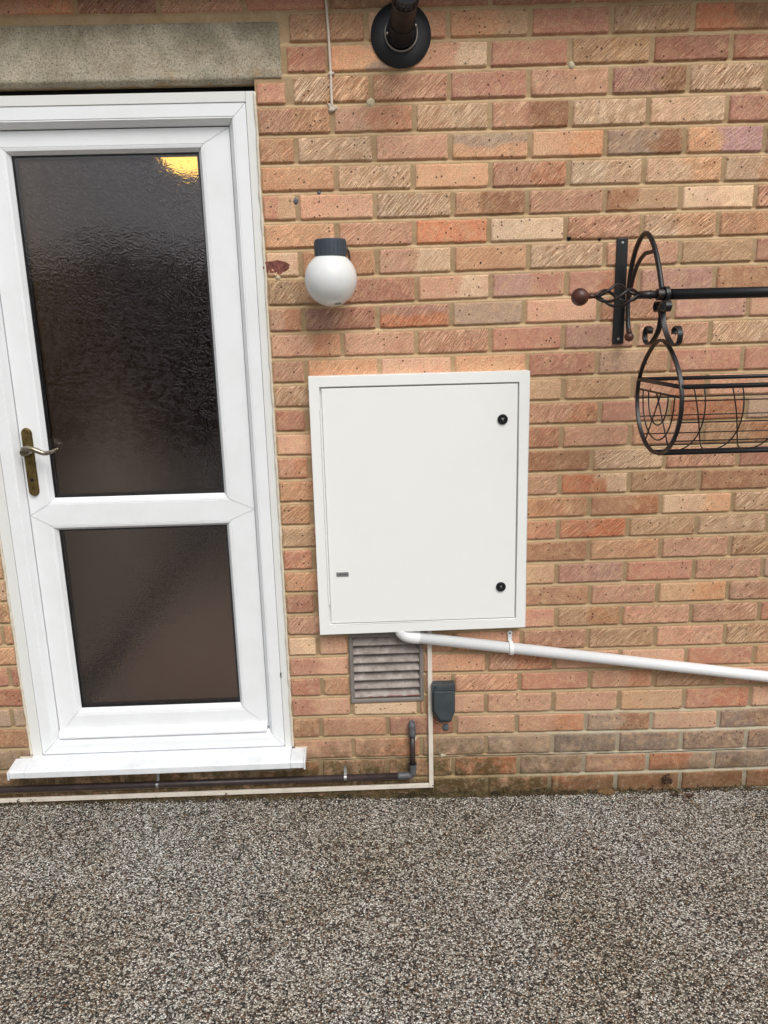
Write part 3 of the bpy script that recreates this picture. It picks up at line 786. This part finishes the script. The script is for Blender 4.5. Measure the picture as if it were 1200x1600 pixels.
bm = B(); lathe(bm, [(0, -.0013), (.0045, -.0013), (.0055, 0)], (hx+.001, leaf_y-.010, hz0+.052), 'y', 16); build('keyhole', bm, MVOID, door)
# small black drain hole mark on frame strip
bm = B(); prism(bm, [(FR-.027, .470), (FR-.022, .476), (FR-.0235, .452)], .0012, .004); build('chip_mark', bm, MVOID, door)

# ------------------------------------------------------------------ wall light
wl = thing('wall_light', 'round white glass globe light with slate grey cap on the brick wall', 'light', (-.797, 0, 1.70))
gx_, gz_ = -.797, 1.707
bm = B(); prof = []
for i in range(0, 30):
    a = math.pi*i/34.2; prof.append((.0735*math.sin(a), -.0735*math.cos(a)))
prof.append((.040, .067)); lathe(bm, prof, (gx_, -.1, gz_), n=64)
build('globe', bm, MGL, wl, smooth=True)
bm = B(); lathe(bm, [(.0405, .060), (.0435, .060), (.0435, .103), (.041, .106), (0, .107)], (gx_+.002, -.1, gz_), n=48)
for k in range(24):
    a = 2*math.pi*k/24; x, y = gx_+.002+.0438*math.cos(a), -.1+.0438*math.sin(a); tube(bm, [(x, y, gz_+.064), (x, y, gz_+.100)], .0011, 6)
build('cap', bm, MCAP, wl)
bm = B(); box(bm, gx_-.034, gx_+.040, -.062, -.002, gz_+.050, gz_+.096); lathe(bm, [(.05, -.012), (.052, -.006), (.052, .0)], (gx_+.004, 0, gz_+.066), 'y', 40)
bm.faces.ensure_lookup_table()
build('back_bracket', bm, MCAP, wl, bevel=.003)
bm = B(); bmesh.ops.create_icosphere(bm, subdivisions=2, radius=1, matrix=Matrix.Translation((gx_+.016, -.123, gz_-.0665))@Matrix.Diagonal((.012, .008, .0032, 1)))
o = build('dirt_patch', bm, mat_plain('green_grime', S(92, 100, 72), .9, S(140, 140, 112), 90), wl, smooth=True)

# ------------------------------------------------------------------ cabinet
cab = thing('meter_cabinet', 'white metal cabinet with two black locks and a side hinge on the brick wall', 'cabinet', (-.55, 0, .62))
x0, x1, z0, z1 = -.878, -.2195, .624, 1.4365
yF = -.046
bm = B(); fwid = .0315
sweep_rect(bm, x0, x1, z0, z1, [(0, yF), (fwid, yF), (fwid, yF+.012), (fwid+.008, yF+.014), (fwid+.008, .012), (0, .012)], 0)
bmesh.ops.remove_doubles(bm, verts=bm.verts, dist=.0001)
build('cabinet_frame', bm, MCAB, cab, bevel=.0015)
bm = B(); box(bm, x0+.03, x1-.03, .002, .012, z0+.03, z1-.03); build('cabinet_back', bm, MVOID, cab)
bm = B(); box(bm, x0+fwid+.0055, x1-fwid-.0035, yF+.0035, yF+.0125, z0+fwid+.0025, z1-fwid-.0045)
cd = build('cabinet_door', bm, MCAB, cab, bevel=.0022)
yd = yF+.0035
for zz in (1.2945, .7635):
    bm = B(); xx = -.2995
    lathe(bm, [(.0155, 0), (.0155, -.003), (.0140, -.0055), (.0105, -.006), (.0100, -.003), (0, -.003)], (xx, yd, zz), 'y', 36)
    lk = build('lock', bm, MBLK, cd, smooth=False, bevel=.0004)
    bm = B(); prism(bm, [(xx-.005, zz+.0048), (xx+.005, zz+.0048), (xx, zz-.004)] if zz > 1 else [(xx-.004, zz+.004), (xx+.004, zz+.005), (xx+.001, zz-.004)], yd-.0055, yd-.003)
    build('lock_insert', bm, MZINC, cd)
bm = B(); box(bm, -.8185, -.780, yd-.0016, yd-.0001, .8145, .8285); build('name_plate', bm, MPLATE, cd, bevel=.0004)
bm = B(); x = -.8145; r7 = random.Random(4)
while x < -.786:
    w_ = r7.uniform(.0016, .0028); box(bm, x, x+w_, yd-.0019, yd-.00165, .8198, .8198+r7.uniform(.0022, .003)); x += w_+.0006
build('plate_lettering', bm, MINK, cd)
bm = B(); hx_ = x0+fwid+.0015; z = .722; i = 0
while z < 1.336:
    lathe(bm, [(0, 0), (.0034, .0003), (.0034, .0285), (0, .0288)], (hx_, yF+.0005, z), 'z', 12); z += .0295
build('hinge', bm, MCAB, cab, smooth=False)

# ------------------------------------------------------------------ white waste pipe
wp = thing('waste_pipe', 'fat white plastic pipe sloping down to the right from under the cabinet', 'pipe', (-.6, -.03, .59))
A0 = Vector((-.612, -.0275, .6015)); A1 = Vector((.598, -.0275, .4125)); dv = (A1-A0); dv /= dv.x
pE = A0+dv*2.75
bm = B(); tube(bm, [A0+dv*.03, pE], .0182, 32); build('pipe_run', bm, MPVC, wp, smooth=True)
bm = B(); P = bez([(A0.x-.006, A0.y, A0.z+.0215), (A0.x-.0055, A0.y, A0.z+.016), (A0.x-.003, A0.y, A0.z+.012), (A0.x+.010, A0.y, A0.z+.001), A0+dv*.030, A0+dv*.052], 26)
tube(bm, P, .0208, 32); build('elbow', bm, MPVC, wp, smooth=True)
c0 = A0+dv*(-.262-A0.x)
bm = B(); pts = [(c0.x, c0.y+.0212*math.cos(a)*1.02, c0.z+.0212*math.sin(a)*1.02) for a in [math.pi*2*k/28 for k in range(28)]]
strap(bm, pts, (1, 0, -.15), .013, .0035, closed=True)
box(bm, c0.x-.0065, c0.x+.0065, -.010, -.006, c0.z+.014, c0.z+.046)
lathe(bm, [(0, -.0035), (.008, -.003), (.0085, 0)], (c0.x, -.0065, c0.z+.044), 'y', 20)
cl = build('pipe_clip', bm, MPVC, wp, bevel=.0006)
bm = B(); lathe(bm, [(0, -.0015), (.0028, -.0015), (.0032, 0)], (c0.x, -.0100, c0.z+.044), 'y', 12); build('clip_screw', bm, MPLUG, cl)

# ------------------------------------------------------------------ black flue
fl = thing('boiler_flue', 'black round flue pipe with wide collar sticking out of the wall at the top', 'flue', (-.585, 0, 2.35))
fx, fz = -.583, 2.349
bm = B(); lathe(bm, [(.040, .004), (.0815, .004), (.083, -.001), (.082, -.006), (.060, -.010), (.046, -.015), (.043, -.013), (.043, .004)], (fx, 0, fz), 'y', 64)
build('wall_collar', bm, MBLK2, fl, smooth=True)
bm = B(); lathe(bm, [(.0425, -.012), (.0455, -.0125), (.0455, -.021), (.0425, -.0215)], (fx, 0, fz-.001), 'y', 56)
build('collar_ring', bm, MGREY, fl, smooth=True)
bm = B(); lathe(bm, [(.020, -.010), (.0412, -.010), (.0418, -.030), (.038, -.032), (.0345, -.034), (.0345, -.100), (.0325, -.102)], (fx, 0, fz+.002), 'y', 48)
build('flue_socket', bm, MBLK, fl, smooth=True)
bm = B(); lathe(bm, [(.0315, -.05), (.0315, -.235), (.0330, -.236), (.0330, -.243), (.0300, -.244), (.0300, -.250), (.028, -.255), (.026, -.240), (.0, -.235)], (fx, 0, fz+.002), 'y', 48)
for k in range(16):
    a = 2*math.pi*k/16; tube(bm, [(fx+.0305*math.cos(a), -.246, fz+.002+.0305*math.sin(a)), (fx+.0305*math.cos(a), -.285, fz+.002+.0305*math.sin(a))], .0022, 6)
lathe(bm, [(.0, -.285), (.033, -.285), (.033, -.292), (0, -.294)], (fx, 0, fz+.002), 'y', 40)
build('flue_pipe', bm, MBLK, fl)
for sx_, sz_ in ((-.0385, -.006), (.0385, .012)):
    bm = B(); bmesh.ops.create_icosphere(bm, subdivisions=2, radius=.0040, matrix=Matrix.Translation((fx+sx_, -.0345, fz+sz_)))
    build('screw', bm, MZINC, fl, smooth=True)

# ------------------------------------------------------------------ cable
cb = thing('cable', 'thin cream cable running down from the eaves into the brick wall', 'cable', (-.78, 0, 2.17))
P = bez([(-.7865, -.005, 2.495), (-.784, -.006, 2.43), (-.7805, -.005, 2.35), (-.7785, -.0045, 2.26), (-.779, -.0045, 2.21), (-.7785, -.004, 2.178), (-.7785, .004, 2.172)], 40)
bm = B(); tube(bm, P, .0036, 12); build('cable_sheath', bm, MCORD, cb, smooth=True)
bm = B(); box(bm, -.7845, -.7725, -.009, .001, 2.253, 2.2605); lathe(bm, [(0, -.0095), (.0028, -.009), (.003, 0)], (-.7715, 0, 2.257), 'y', 12)
build('cable_clip', bm, MCORD, cb, bevel=.001)
bm = B(); bmesh.ops.create_icosphere(bm, subdivisions=3, radius=1, matrix=Matrix.Translation((-.7785, 0, 2.170))@Matrix.Diagonal((.014, .007, .012, 1)))
for v in bm.verts: v.co += Vector((noise.noise(v.co*90), .3*noise.noise(v.co*90+Vector((9, 0, 0))), noise.noise(v.co*90+Vector((5, 5, 5)))))*.011
build('sealant_blob', bm, mat_plain('white_filler', S(216, 204, 188), .9, S(190, 172, 150), 60, .6), cb, smooth=True)

# ------------------------------------------------------------------ air vent
vt = thing('air_vent', 'weathered grey louvred air vent half hidden under the white cabinet', 'vent', (-.668, 0, .36))
def mat_vent():
    M = N('weathered_grey_plastic'); obj = M.co()
    c = M.mix(M.ramp(M.noise(22, 6, .7, obj), [(.38, 0.), (.62, 1.)]), S(132, 120, 114), S(168, 158, 152))
    c = M.mix(M.math('MULTIPLY', M.ramp(M.noise(80, 5, .7, obj), [(.56, 0.), (.66, 1.)]), .7), c, S(186, 178, 166))
    sx = M.n('SeparateXYZ'); M.l(obj, sx.inputs[0])
    zz = M.math('MULTIPLY', M.math('GREATER_THAN', sx.outputs[2], .372), M.math('LESS_THAN', sx.outputs[2], .381))
    zz = M.math('MULTIPLY', zz, M.math('GREATER_THAN', sx.outputs[0], -.735))
    zz = M.math('MULTIPLY', zz, M.ramp(M.noise(35, 4, .6, obj), [(.4, 0.), (.5, 1.)]))
    c = M.mix(M.math('MULTIPLY', zz, .8), c, S(140, 66, 52))
    M.base(c); M.set(Roughness=.7); M.bump(M.noise(150, 4, .7, obj), .5, .001); return M.m
MV = mat_vent()
MVF = mat_painted('grey_vent_frame', S(128, 121, 116), .6, .5, (96, 88, 82), .2, 25)
bm = B(); sweep_rect(bm, VENT[0], VENT[1], VENT[2], VENT[3]+.001, [(0, -.003), (.003, -.006), (.011, -.006), (.014, -.002), (.014, .03), (0, .03)], 0)
build('vent_frame', bm, MVF, vt)
bm = B(); box(bm, VENT[0]+.002, VENT[1]-.002, .045, .06, VENT[2], VENT[3]); build('vent_back', bm, MVOID, vt)
for i in range(7):
    zt = VENT[3]-.017-i*.0308
    bm = B(); A_ = []; B_ = []
    for (y, z) in ((.022, zt), (-.0035, zt-.0205), (-.004, zt-.0235), (-.0015, zt-.0245), (.024, zt-.004)):
        A_.append(bm.verts.new((VENT[0]+.0142, y, z))); B_.append(bm.verts.new((VENT[1]-.0142, y, z)))
    bm.faces.new(A_); bm.faces.new(B_[::-1])
    for k in range(5): bm.faces.new((A_[k], A_[(k+1) % 5], B_[(k+1) % 5], B_[k]))
    build('louvre', bm, MV, vt)

# ------------------------------------------------------------------ white trunking
tk = thing('cable_trunking', 'slim aged white plastic trunking running down then left along the wall foot', 'trunking', (-.523, 0, .045))
bm = B(); x = -.5255
box(bm, x-.0075, x+.0075, -.0115, -.0035, .0350, .640); build('trunking_riser', bm, MTR, tk, bevel=.0012)
bm = B(); P_ = []
box(bm, -3.0, x-.0080, -.0115, -.0035, .0350, .0500)
for v in bm.verts:
    if v.co.x < -1: v.co.z += .0022*(x-v.co.x)/1.0
build('trunking_run', bm, MTR, tk, bevel=.0012)
bm = B(); lathe(bm, [(0, -.001), (.002, -.001), (.0024, 0)], (x+.0052, -.0116, .0425), 'y', 10); build('end_screw', bm, MVOID, tk)

# ------------------------------------------------------------------ dark pipe
dp = thing('drain_pipe', 'thin dark brown pipe turning out of the wall and along its foot', 'pipe', (-.588, 0, .09))
yc = -.0165
bm = B(); tube(bm, [(-.588, yc, .235), (-.588, yc, .118)], .0092, 20); tube(bm, [(-.632, yc, .0880), (-1.4, yc, .0905), (-3.0, yc, .097)], .0112, 20)
build('pipe_run', bm, MDP, dp, smooth=True)
bm = B(); tube(bm, bez([(-.588, .01, .276), (-.588, yc+.004, .275), (-.588, yc, .268), (-.588, yc, .235)], 12), .0115, 20)
build('elbow', bm, MDPG, dp, smooth=True)
bm = B(); tube(bm, bez([(-.588, yc, .128), (-.588, yc, .106), (-.592, yc, .094), (-.602, yc, .0885), (-.640, yc, .088)], 16), .0118, 20)
lathe(bm, [(.0135, -.003), (.0135, .003)], (-.588, yc, .130), 'z', 20)
build('elbow', bm, MDPG, dp, smooth=True)
for cx_ in (-.818, -1.452, -2.2):
    bm = B(); pts = [(cx_, yc-.0108*math.cos(a),   .0900+.0108*math.sin(a)) for a in [R(-100+10*k) for k in range(24)]]
    pts = [(p[0], p[1], p[2]) for p in pts]+[(cx_, -.003, .116), (cx_, -.0022, .124)]
    strap(bm, pts, (1, 0, 0), .009, .0018)
    build('pipe_clip', bm, MZINC, dp)

# ------------------------------------------------------------------ outdoor socket
sk = thing('outdoor_socket', 'small grey green weatherproof socket box right of the white trunking', 'socket', (-.478, 0, .34))
def oo(pts, y): return [off(px, pz-.009, y) for px, pz in pts]
bm = B(); outl = [(-.519, .4215), (-.441, .4215), (-.441, .322), (-.456, .281), (-.495, .281), (-.519, .322)]
prism(bm, oo(outl, -.030), -.030, .002); build('socket_body', bm, MSOCK, sk, bevel=.003)
bm = B(); outl = [(-.512, .395), (-.444, .395), (-.444, .325), (-.459, .288), (-.492, .288), (-.512, .325)]
prism(bm, oo(outl, -.043), -.043, -.0305); 
ld = build('socket_lid', bm, MSOCK, sk, bevel=.003)
bm = B(); a0, a1 = off(-.505, .393, -.04); b0, b1 = off(-.450, .405, -.04)
box(bm, a0, b0, -.040, -.031, a1, b1); tube(bm, [(a0-.004, -.036, a1-.002), (b0+.004, -.036, a1-.002)], .0034, 10)
build('lid_hinge', bm, MSOCK, sk, bevel=.001)
bm = B(); bmesh.ops.create_icosphere(bm, subdivisions=2, radius=1, matrix=Matrix.Translation((-.474, -.001, .256))@Matrix.Diagonal((.012, .006, .013, 1)))
for v in bm.verts: v.co += Vector((noise.noise(v.co*90), 0, noise.noise(v.co*90+Vector((5, 5, 5)))))*.007
build('sealant_blob', bm, MPLUG, sk, smooth=True)

# ------------------------------------------------------------------ iron rail with brackets
rl = thing('iron_rail', 'black iron rail on scrolled wall bracket with rusty ball finial and twisted cage', 'rail', (.07, 0, 1.64))
RY, RZ = -.285, 1.6375
def bracket(X, s):
    bm = B(); dxp = -.010*s
    wv = .0165
    vs_ = [(X+dxp-wv, 1.808), (X+dxp+wv, 1.808), (X+dxp+wv, 1.507), (X+dxp-wv, 1.507)]
    prism(bm, vs_, -.006, -.0008); build('wall_plate', bm, MIR, rl, bevel=.001)
    for z in (1.795, 1.521):
        bm = B(); lathe(bm, [(0, -.0025), (.0032, -.0022), (.0045, 0)], (X+dxp, -.006, z), 'y', 14); build('plate_screw', bm, MZINC, rl)
    xr = X+.008*s
    bm = B(); tube(bm, bez([(xr, -.046, 1.535), (xr, -.030, 1.575), (xr, -.024, 1.63), (xr, -.032, 1.70), (xr, -.062, 1.760), (xr, -.108, 1.797), (xr, -.155, 1.803), (xr, -.205, 1.772), (xr, -.250, 1.715), (xr, RY, RZ+.012)], 60), .0068, 12)
    build('arch_bar', bm, MIR, rl, smooth=True)
    bm = B(); tube(bm, bez([(xr, -.036, 1.640), (xr, -.050, 1.680), (xr, -.088, 1.725), (xr, -.140, 1.750), (xr, -.180, 1.752), (xr, -.222, 1.752)], 30), .0058, 12)
    build('inner_bar', bm, MIRG, rl, smooth=True)
    bm = B(); bmesh.ops.create_uvsphere(bm, u_segments=24, v_segments=14, radius=.0135, matrix=Matrix.Translation((xr, -.048, 1.527)))
    tube(bm, [(xr, -.047, 1.536), (xr, -.043, 1.549)], [.009, .0068], 12)
    build('end_ball', bm, MRUST, rl, smooth=True)
    bm = B()
    for (h0, r_) in ((-.012*s, .0145), (.018*s, .0155)):
        pass
    lathe(bm, [(.0105, -.014), (.0150, -.013), (.0150, .016), (.0105, .017)], (xr, RY, RZ), 'x', 28)
    build('rail_socket', bm, MIRG, rl, smooth=False, bevel=.001)
    # finial: neck, basket twist, ball, all along -s
    bm = B(); tube(bm, [(X, RY, RZ), (X-.055*s, RY, RZ)], .0098, 20); lathe(bm, [(.0098, -.003), (.0118, -.002), (.0118, .002), (.0098, .003)], (X-.022*s, RY, RZ), 'x', 20)
    build('finial_neck', bm, MIRG, rl, smooth=True)
    bm = B(); c0_, c1_ = X-.052*s, X-.168*s
    for k in range(4):
        pts = []
        for i in range(33):
            t = i/32; rr = .0255*math.sin(math.pi*min(1, t*1.02))**.9*(1 if t < .5 else 1-.25*(t-.5))+.0022; a = 2*math.pi*(k/4)+t*math.pi*1.05
            pts.append((c0_+(c1_-c0_)*t, RY+rr*math.cos(a), RZ+rr*math.sin(a)))
        tube(bm, pts, .0040, 8)
    build('twisted_cage', bm, MIRG, rl, smooth=True)
    bm = B(); tube(bm, [(c1_+.004*s, RY, RZ), (c1_-.020*s, RY, RZ)], [.0055, .0070], 12)
    bmesh.ops.create_uvsphere(bm, u_segments=28, v_segments=18, radius=.0228, matrix=Matrix.Translation((X-.207*s, RY, RZ-.001)))
    build('ball_finial', bm, MRUST, rl, smooth=True)
bracket(.063, 1); bracket(.995, -1)
bm = B(); tube(bm, [(.078, RY, RZ), (.98, RY, RZ-.001)], .0140, 28); build('rail_tube', bm, MIR, rl, smooth=True)

# ------------------------------------------------------------------ hanging basket
bk = thing('hanging_basket', 'empty black wire trough basket with round end hoop hanging from the rail', 'basket', (.07, RY, 1.22))
HX0, HX1 = .072, .985
HY, HZ, HRY, HRZ = -.297, 1.366, .158, .1435
def hoop(x, a):
    q = max(0, math.sin(a))
    return (x, HY-HRY*math.cos(a)*(1-.15*q**3), HZ+HRZ*math.sin(a)+.012*q**6)       # a=0 at the front
def ysec(z):
    s_ = max(-1, min(1, (z-HZ)/HRZ)); return HRY*math.sqrt(1-s_*s_)
FZ = 1.410
aF = math.asin((FZ-HZ)/HRZ)
for X, s in ((HX0, 1), (HX1, -1)):
    bm = B(); pts = [hoop(X, 2*math.pi*k/72) for k in range(72)]
    strap(bm, pts, (1, 0, 0), .0105, .0072, closed=True); build('end_hoop', bm, MIR, bk, bevel=.0012)
    bm = B(); yy = ysec(FZ); tube(bm, [(X, HY-yy, FZ), (X, HY+yy, FZ)], .0055, 10)
    z2 = 1.3835; y2 = ysec(z2); tube(bm, [(X, HY-y2, z2), (X, HY+y2, z2)], .0028, 8)
    build('end_crossbar', bm, MIR, bk, smooth=True)
    bm = B()
    for wd, bt in ((.112, 1.258), (.070, 1.298)):
        pts = [(X, HY+wd*math.cos(math.pi*i/28), z2-(z2-bt)*math.sin(math.pi*i/28)**.85) for i in range(29)]
        tube(bm, pts, .0020, 8)
    for (ya, yb, zb2) in ((.02, -.075, 1.247), (-.012, .090, 1.250)):
        tube(bm, [(X, HY-ya, z2), (X, HY-yb, zb2)], .0020, 8)
    build('end_wires', bm, MIRG, bk, smooth=True)
    # hanger: two straps from the rail, curling out over the hoop
    for sg in (-1, 1):
        bm = B()
        q = [(X, HY+.004+sg*.0045, RZ-.020), (X, HY+.004+sg*.007, RZ-.055), (X, HY+sg*.022, RZ-.088), (X, HY+sg*.050, RZ-.113), (X, HY+sg*.085, RZ-.128), (X, HY+sg*.116, RZ-.120), (X, HY+sg*.122, RZ-.098), (X, HY+sg*.104, RZ-.082), (X, HY+sg*.084, RZ-.088), (X, HY+sg*.084, RZ-.100)]
        strap(bm, bez(q, 54), (1, 0, 0), .014, .0042); build('scroll_strap', bm, MIR, bk, bevel=.0008)
        bm = B(); sg2 = sg
        q = [(X, HY+.006+sg*.004, RZ-.050), (X, HY+.006+sg*.012, RZ-.040), (X, HY+.006+sg*.035, RZ-.042), (X, HY+.006+sg*.046, RZ-.030), (X, HY+.006+sg*.036, RZ-.018), (X, HY+.006+sg*.020, RZ-.020)]
        strap(bm, bez(q, 30), (1, 0, 0), .016, .0040); build('hook_scroll', bm, MIR, bk, bevel=.0008)
    bm = B(); pts = [(X+.010*s, RY-.0185*math.cos(2*math.pi*k/28), RZ+.0185*math.sin(2*math.pi*k/28)) for k in range(28)]
    strap(bm, pts, (1, 0, 0), .012, .0042, closed=True); build('rail_loop', bm, MIR, bk, bevel=.0008)
rails = [(aF, .0062), (math.pi-aF, .0058), (R(-82), .0060), (R(-98), .0030)]
for a, r_ in rails:
    bm = B(); tube(bm, [hoop(HX0, a), hoop(HX1, a)], r_, 12); build('long_bar', bm, MIR, bk, smooth=True)
bm = B()
for deg in (4, -18, -42, -62, 184, 205, 228, 248):
    tube(bm, [hoop(HX0, R(deg)), hoop(HX1, R(deg))], .0018, 7)
build('long_wires', bm, MIRG, bk, smooth=True)
bm = B()
pitch = .0965; wdt = .122
for side in (0,):
    x = HX0-.066
    while x < HX1:
        pts = []
        for i in range(37):
            t = i/36; xx = x+wdt*(.5-.5*math.cos(math.pi*t))
            dn = math.sin(math.pi*t)**1.15
            a = aF+(R(-64)-aF)*dn
            if side: a = math.pi-a
            xx += .024*(aF-a)/(aF-R(-64))
            if HX0-.001 <= xx <= HX1+.001:
                p = hoop(xx, a); pts.append((p[0], p[1]+(.001 if side else -.001), p[2]))
        if len(pts) > 3: tube(bm, pts, .0018, 7)
        x += pitch
build('looped_wires', bm, MIRG, bk, smooth=True)

# ------------------------------------------------------------------ litter at the wall foot
MLEAF = mat_plain('dead_leaf', S(52, 34, 26), .8, S(88, 58, 38), 60)
rr_ = random.Random(3)
bm = B()
for k in range(26):
    a = rr_.uniform(0, 6.28); r_ = rr_.uniform(0, .016)
    c_ = Vector((.292+r_*math.cos(a), -.005-rr_.uniform(0, .014), .030+r_*1.15*math.sin(a)))
    bmesh.ops.create_icosphere(bm, subdivisions=1, radius=1, matrix=Matrix.Translation(c_)@Matrix.Rotation(rr_.uniform(0, 3), 4, Vector((rr_.random(), rr_.random(), 1)))@Matrix.Diagonal((rr_.uniform(.004, .011), rr_.uniform(.003, .006), rr_.uniform(.003, .008), 1)))
for v in bm.verts: v.co += Vector((noise.noise(v.co*200), noise.noise(v.co*200+Vector((7, 0, 0))), noise.noise(v.co*200+Vector((0, 7, 0)))))*.004
tag(build('debris_clump', bm, MLEAF), 'dark brown clump of dried debris stuck on the lowest bricks', 'debris')
bm = B(); g0 = gz(.3)
tube(bm, bez([(.300, -.012, .012), (.325, -.030, g0+.012), (.345, -.075, g0+.006), (.362, -.120, g0+.005)], 16), .0016, 6)
tag(build('dry_stalk', bm, mat_plain('straw', S(150, 128, 92), .8, S(120, 98, 66), 60)), 'thin straw coloured stalk lying on the gravel below the debris clump', 'stalk')
def leaf(x, y, L_, W2, rot, label, m_):
    bm = B(); n = 10; ca, sa = math.cos(rot), math.sin(rot); rows = []
    for i in range(n+1):
        t = i/n; w2 = W2*math.sin(math.pi*min(.98, max(.03, t)))**.7*(1+.25*noise.noise(Vector((t*9, x*30, 0)))); row = []
        for sgn in (-1, -.5, 0, .5, 1):
            lx = (t-.5)*L_; ly = sgn*w2/2
            row.append((x+lx*ca-ly*sa, y+lx*sa+ly*ca, gz(x)+.004+.010*abs(sgn)*(.4+.6*t)+.004*noise.noise(Vector((lx*90, ly*90, x)))))
        rows.append(row)
    top = [[bm.verts.new(p) for p in r_] for r_ in rows]; bt = [[bm.verts.new((p[0], p[1], p[2]-.0008)) for p in r_] for r_ in rows]
    for i in range(n):
        for k in range(4):
            bm.faces.new((top[i][k], top[i][k+1], top[i+1][k+1], top[i+1][k])); bm.faces.new((bt[i][k+1], bt[i][k], bt[i+1][k], bt[i+1][k+1]))
    tag(build('dead_leaf', bm, m_, smooth=True), label, 'leaf', 'dead leaves at the foot of the wall')
leaf(.352, -.048, .034, .016, .2, 'curled dark brown leaf lying on gravel right of the stalk', MLEAF)
leaf(.305, -.040, .026, .014, -.5, 'dark leaf fragment on gravel just under the debris clump', MLEAF)
bm = B()
bmesh.ops.create_icosphere(bm, subdivisions=3, radius=1, matrix=Matrix.Translation((.075, -.012, gz(.075)+.006))@Matrix.Diagonal((.034, .016, .012, 1)))
for v in bm.verts: v.co += Vector((noise.noise(v.co*60), noise.noise(v.co*60+Vector((7, 0, 0))), noise.noise(v.co*60+Vector((0, 7, 0)))))*.006
tag(build('brick_fragment', bm, mat_plain('ochre_brick_lump', S(120, 92, 56), .95, S(92, 70, 44), 60, .8)), 'flat ochre brick fragment poking out where wall meets gravel', 'fragment')

# ------------------------------------------------------------------ loose gravel and moss
def scatter(name, pts, radii, flat, mat, label_kind='stuff', seed=1):
    """many small irregular stones merged into one mesh"""
    b0 = bmesh.new(); bmesh.ops.create_icosphere(b0, subdivisions=1, radius=1); b0.verts.ensure_lookup_table()
    bv = np.array([v.co[:] for v in b0.verts], dtype=np.float32); bf = np.array([[v.index for v in f.verts] for f in b0.faces], dtype=np.int32); b0.free()
    rs_ = np.random.RandomState(seed); n = len(pts); nv, nf = len(bv), len(bf)
    V = bv[None]*(1+.22*(rs_.rand(n, nv, 1)-.5))
    sc = radii[:, None]*np.stack([rs_.uniform(.75, 1.3, n), rs_.uniform(.75, 1.3, n), rs_.uniform(.6, .95, n)*flat], 1)
    V = V*sc[:, None, :]; a = rs_.rand(n)*6.283; ca, sa = np.cos(a)[:, None], np.sin(a)[:, None]
    X = V[..., 0]*ca-V[..., 1]*sa; Y = V[..., 0]*sa+V[..., 1]*ca
    V = np.stack([X, Y, V[..., 2]], -1)+pts[:, None, :]
    Fc = (bf[None]+(np.arange(n)*nv)[:, None, None]).reshape(-1, 3)
    me = bpy.data.meshes.new(name); me.vertices.add(n*nv); me.vertices.foreach_set('co', V.astype(np.float32).ravel())
    me.loops.add(len(Fc)*3); me.loops.foreach_set('vertex_index', Fc.astype(np.int32).ravel())
    me.polygons.add(len(Fc)); me.polygons.foreach_set('loop_start', np.arange(0, len(Fc)*3, 3, dtype=np.int32))
    me.polygons.foreach_set('use_smooth', np.ones(len(Fc), dtype=bool))
    me.update(calc_edges=True); me.materials.append(mat)
    o = bpy.data.objects.new(name, me); col.objects.link(o); return o
def mat_stones():
    M = N('loose_stones'); g = M.n('NewGeometry'); f = g.outputs['Random Per Island']
    c = M.ramp(f, [(0., S(36, 33, 30)), (.28, S(78, 72, 65)), (.45, S(140, 135, 127)), (.7, S(192, 190, 184)), (.92, S(236, 235, 230)), (1., S(158, 116, 80))])
    M.base(c); M.set(Roughness=.45); return M.m
rs1 = np.random.RandomState(5); n1 = 30000
xs_ = rs1.uniform(-2.3, 1.1, n1); ys_ = -.012-rs1.rand(n1)**1.25*1.15
keep = rs1.rand(n1) < (.55+.45*np.sin(xs_*3.1+2)*np.cos(ys_*5+xs_*2))
xs_, ys_ = xs_[keep], ys_[keep]
zs_ = np.array([gz(x)+(.0025*noise.noise(Vector((x*6, y*6, 0)))) for x, y in zip(xs_, ys_)])+.0004
rad = rs1.uniform(.0013, .0026, len(xs_))
st = scatter('gravel', np.stack([xs_, ys_, zs_], 1), rad, .9, mat_stones()); st['kind'] = 'stuff'
st['label'] = 'fine grey and brown gravel covering the yard'
# moss and soil gathered in the corner of wall and ground, thickest below the socket
n2 = 5200; xm = np.concatenate([rs1.uniform(-2.0, 1.0, 2400), rs1.normal(-.38, .20, 2800)])
zm = np.array([gz(x) for x in xm])+np.abs(rs1.normal(0, .006, n2))*(.5+1.2*np.abs(np.sin(xm*9)*np.cos(xm*23))); ym = -rs1.rand(n2)**1.4*.020
mo = scatter('moss', np.stack([xm, ym, zm], 1), rs1.uniform(.0014, .0040, n2), .7, mat_plain('damp_moss', S(50, 42, 26), .95, S(104, 88, 56), 26, .6), seed=7)
mo['kind'] = 'stuff'; mo['label'] = 'damp moss and soil caught along the wall foot'
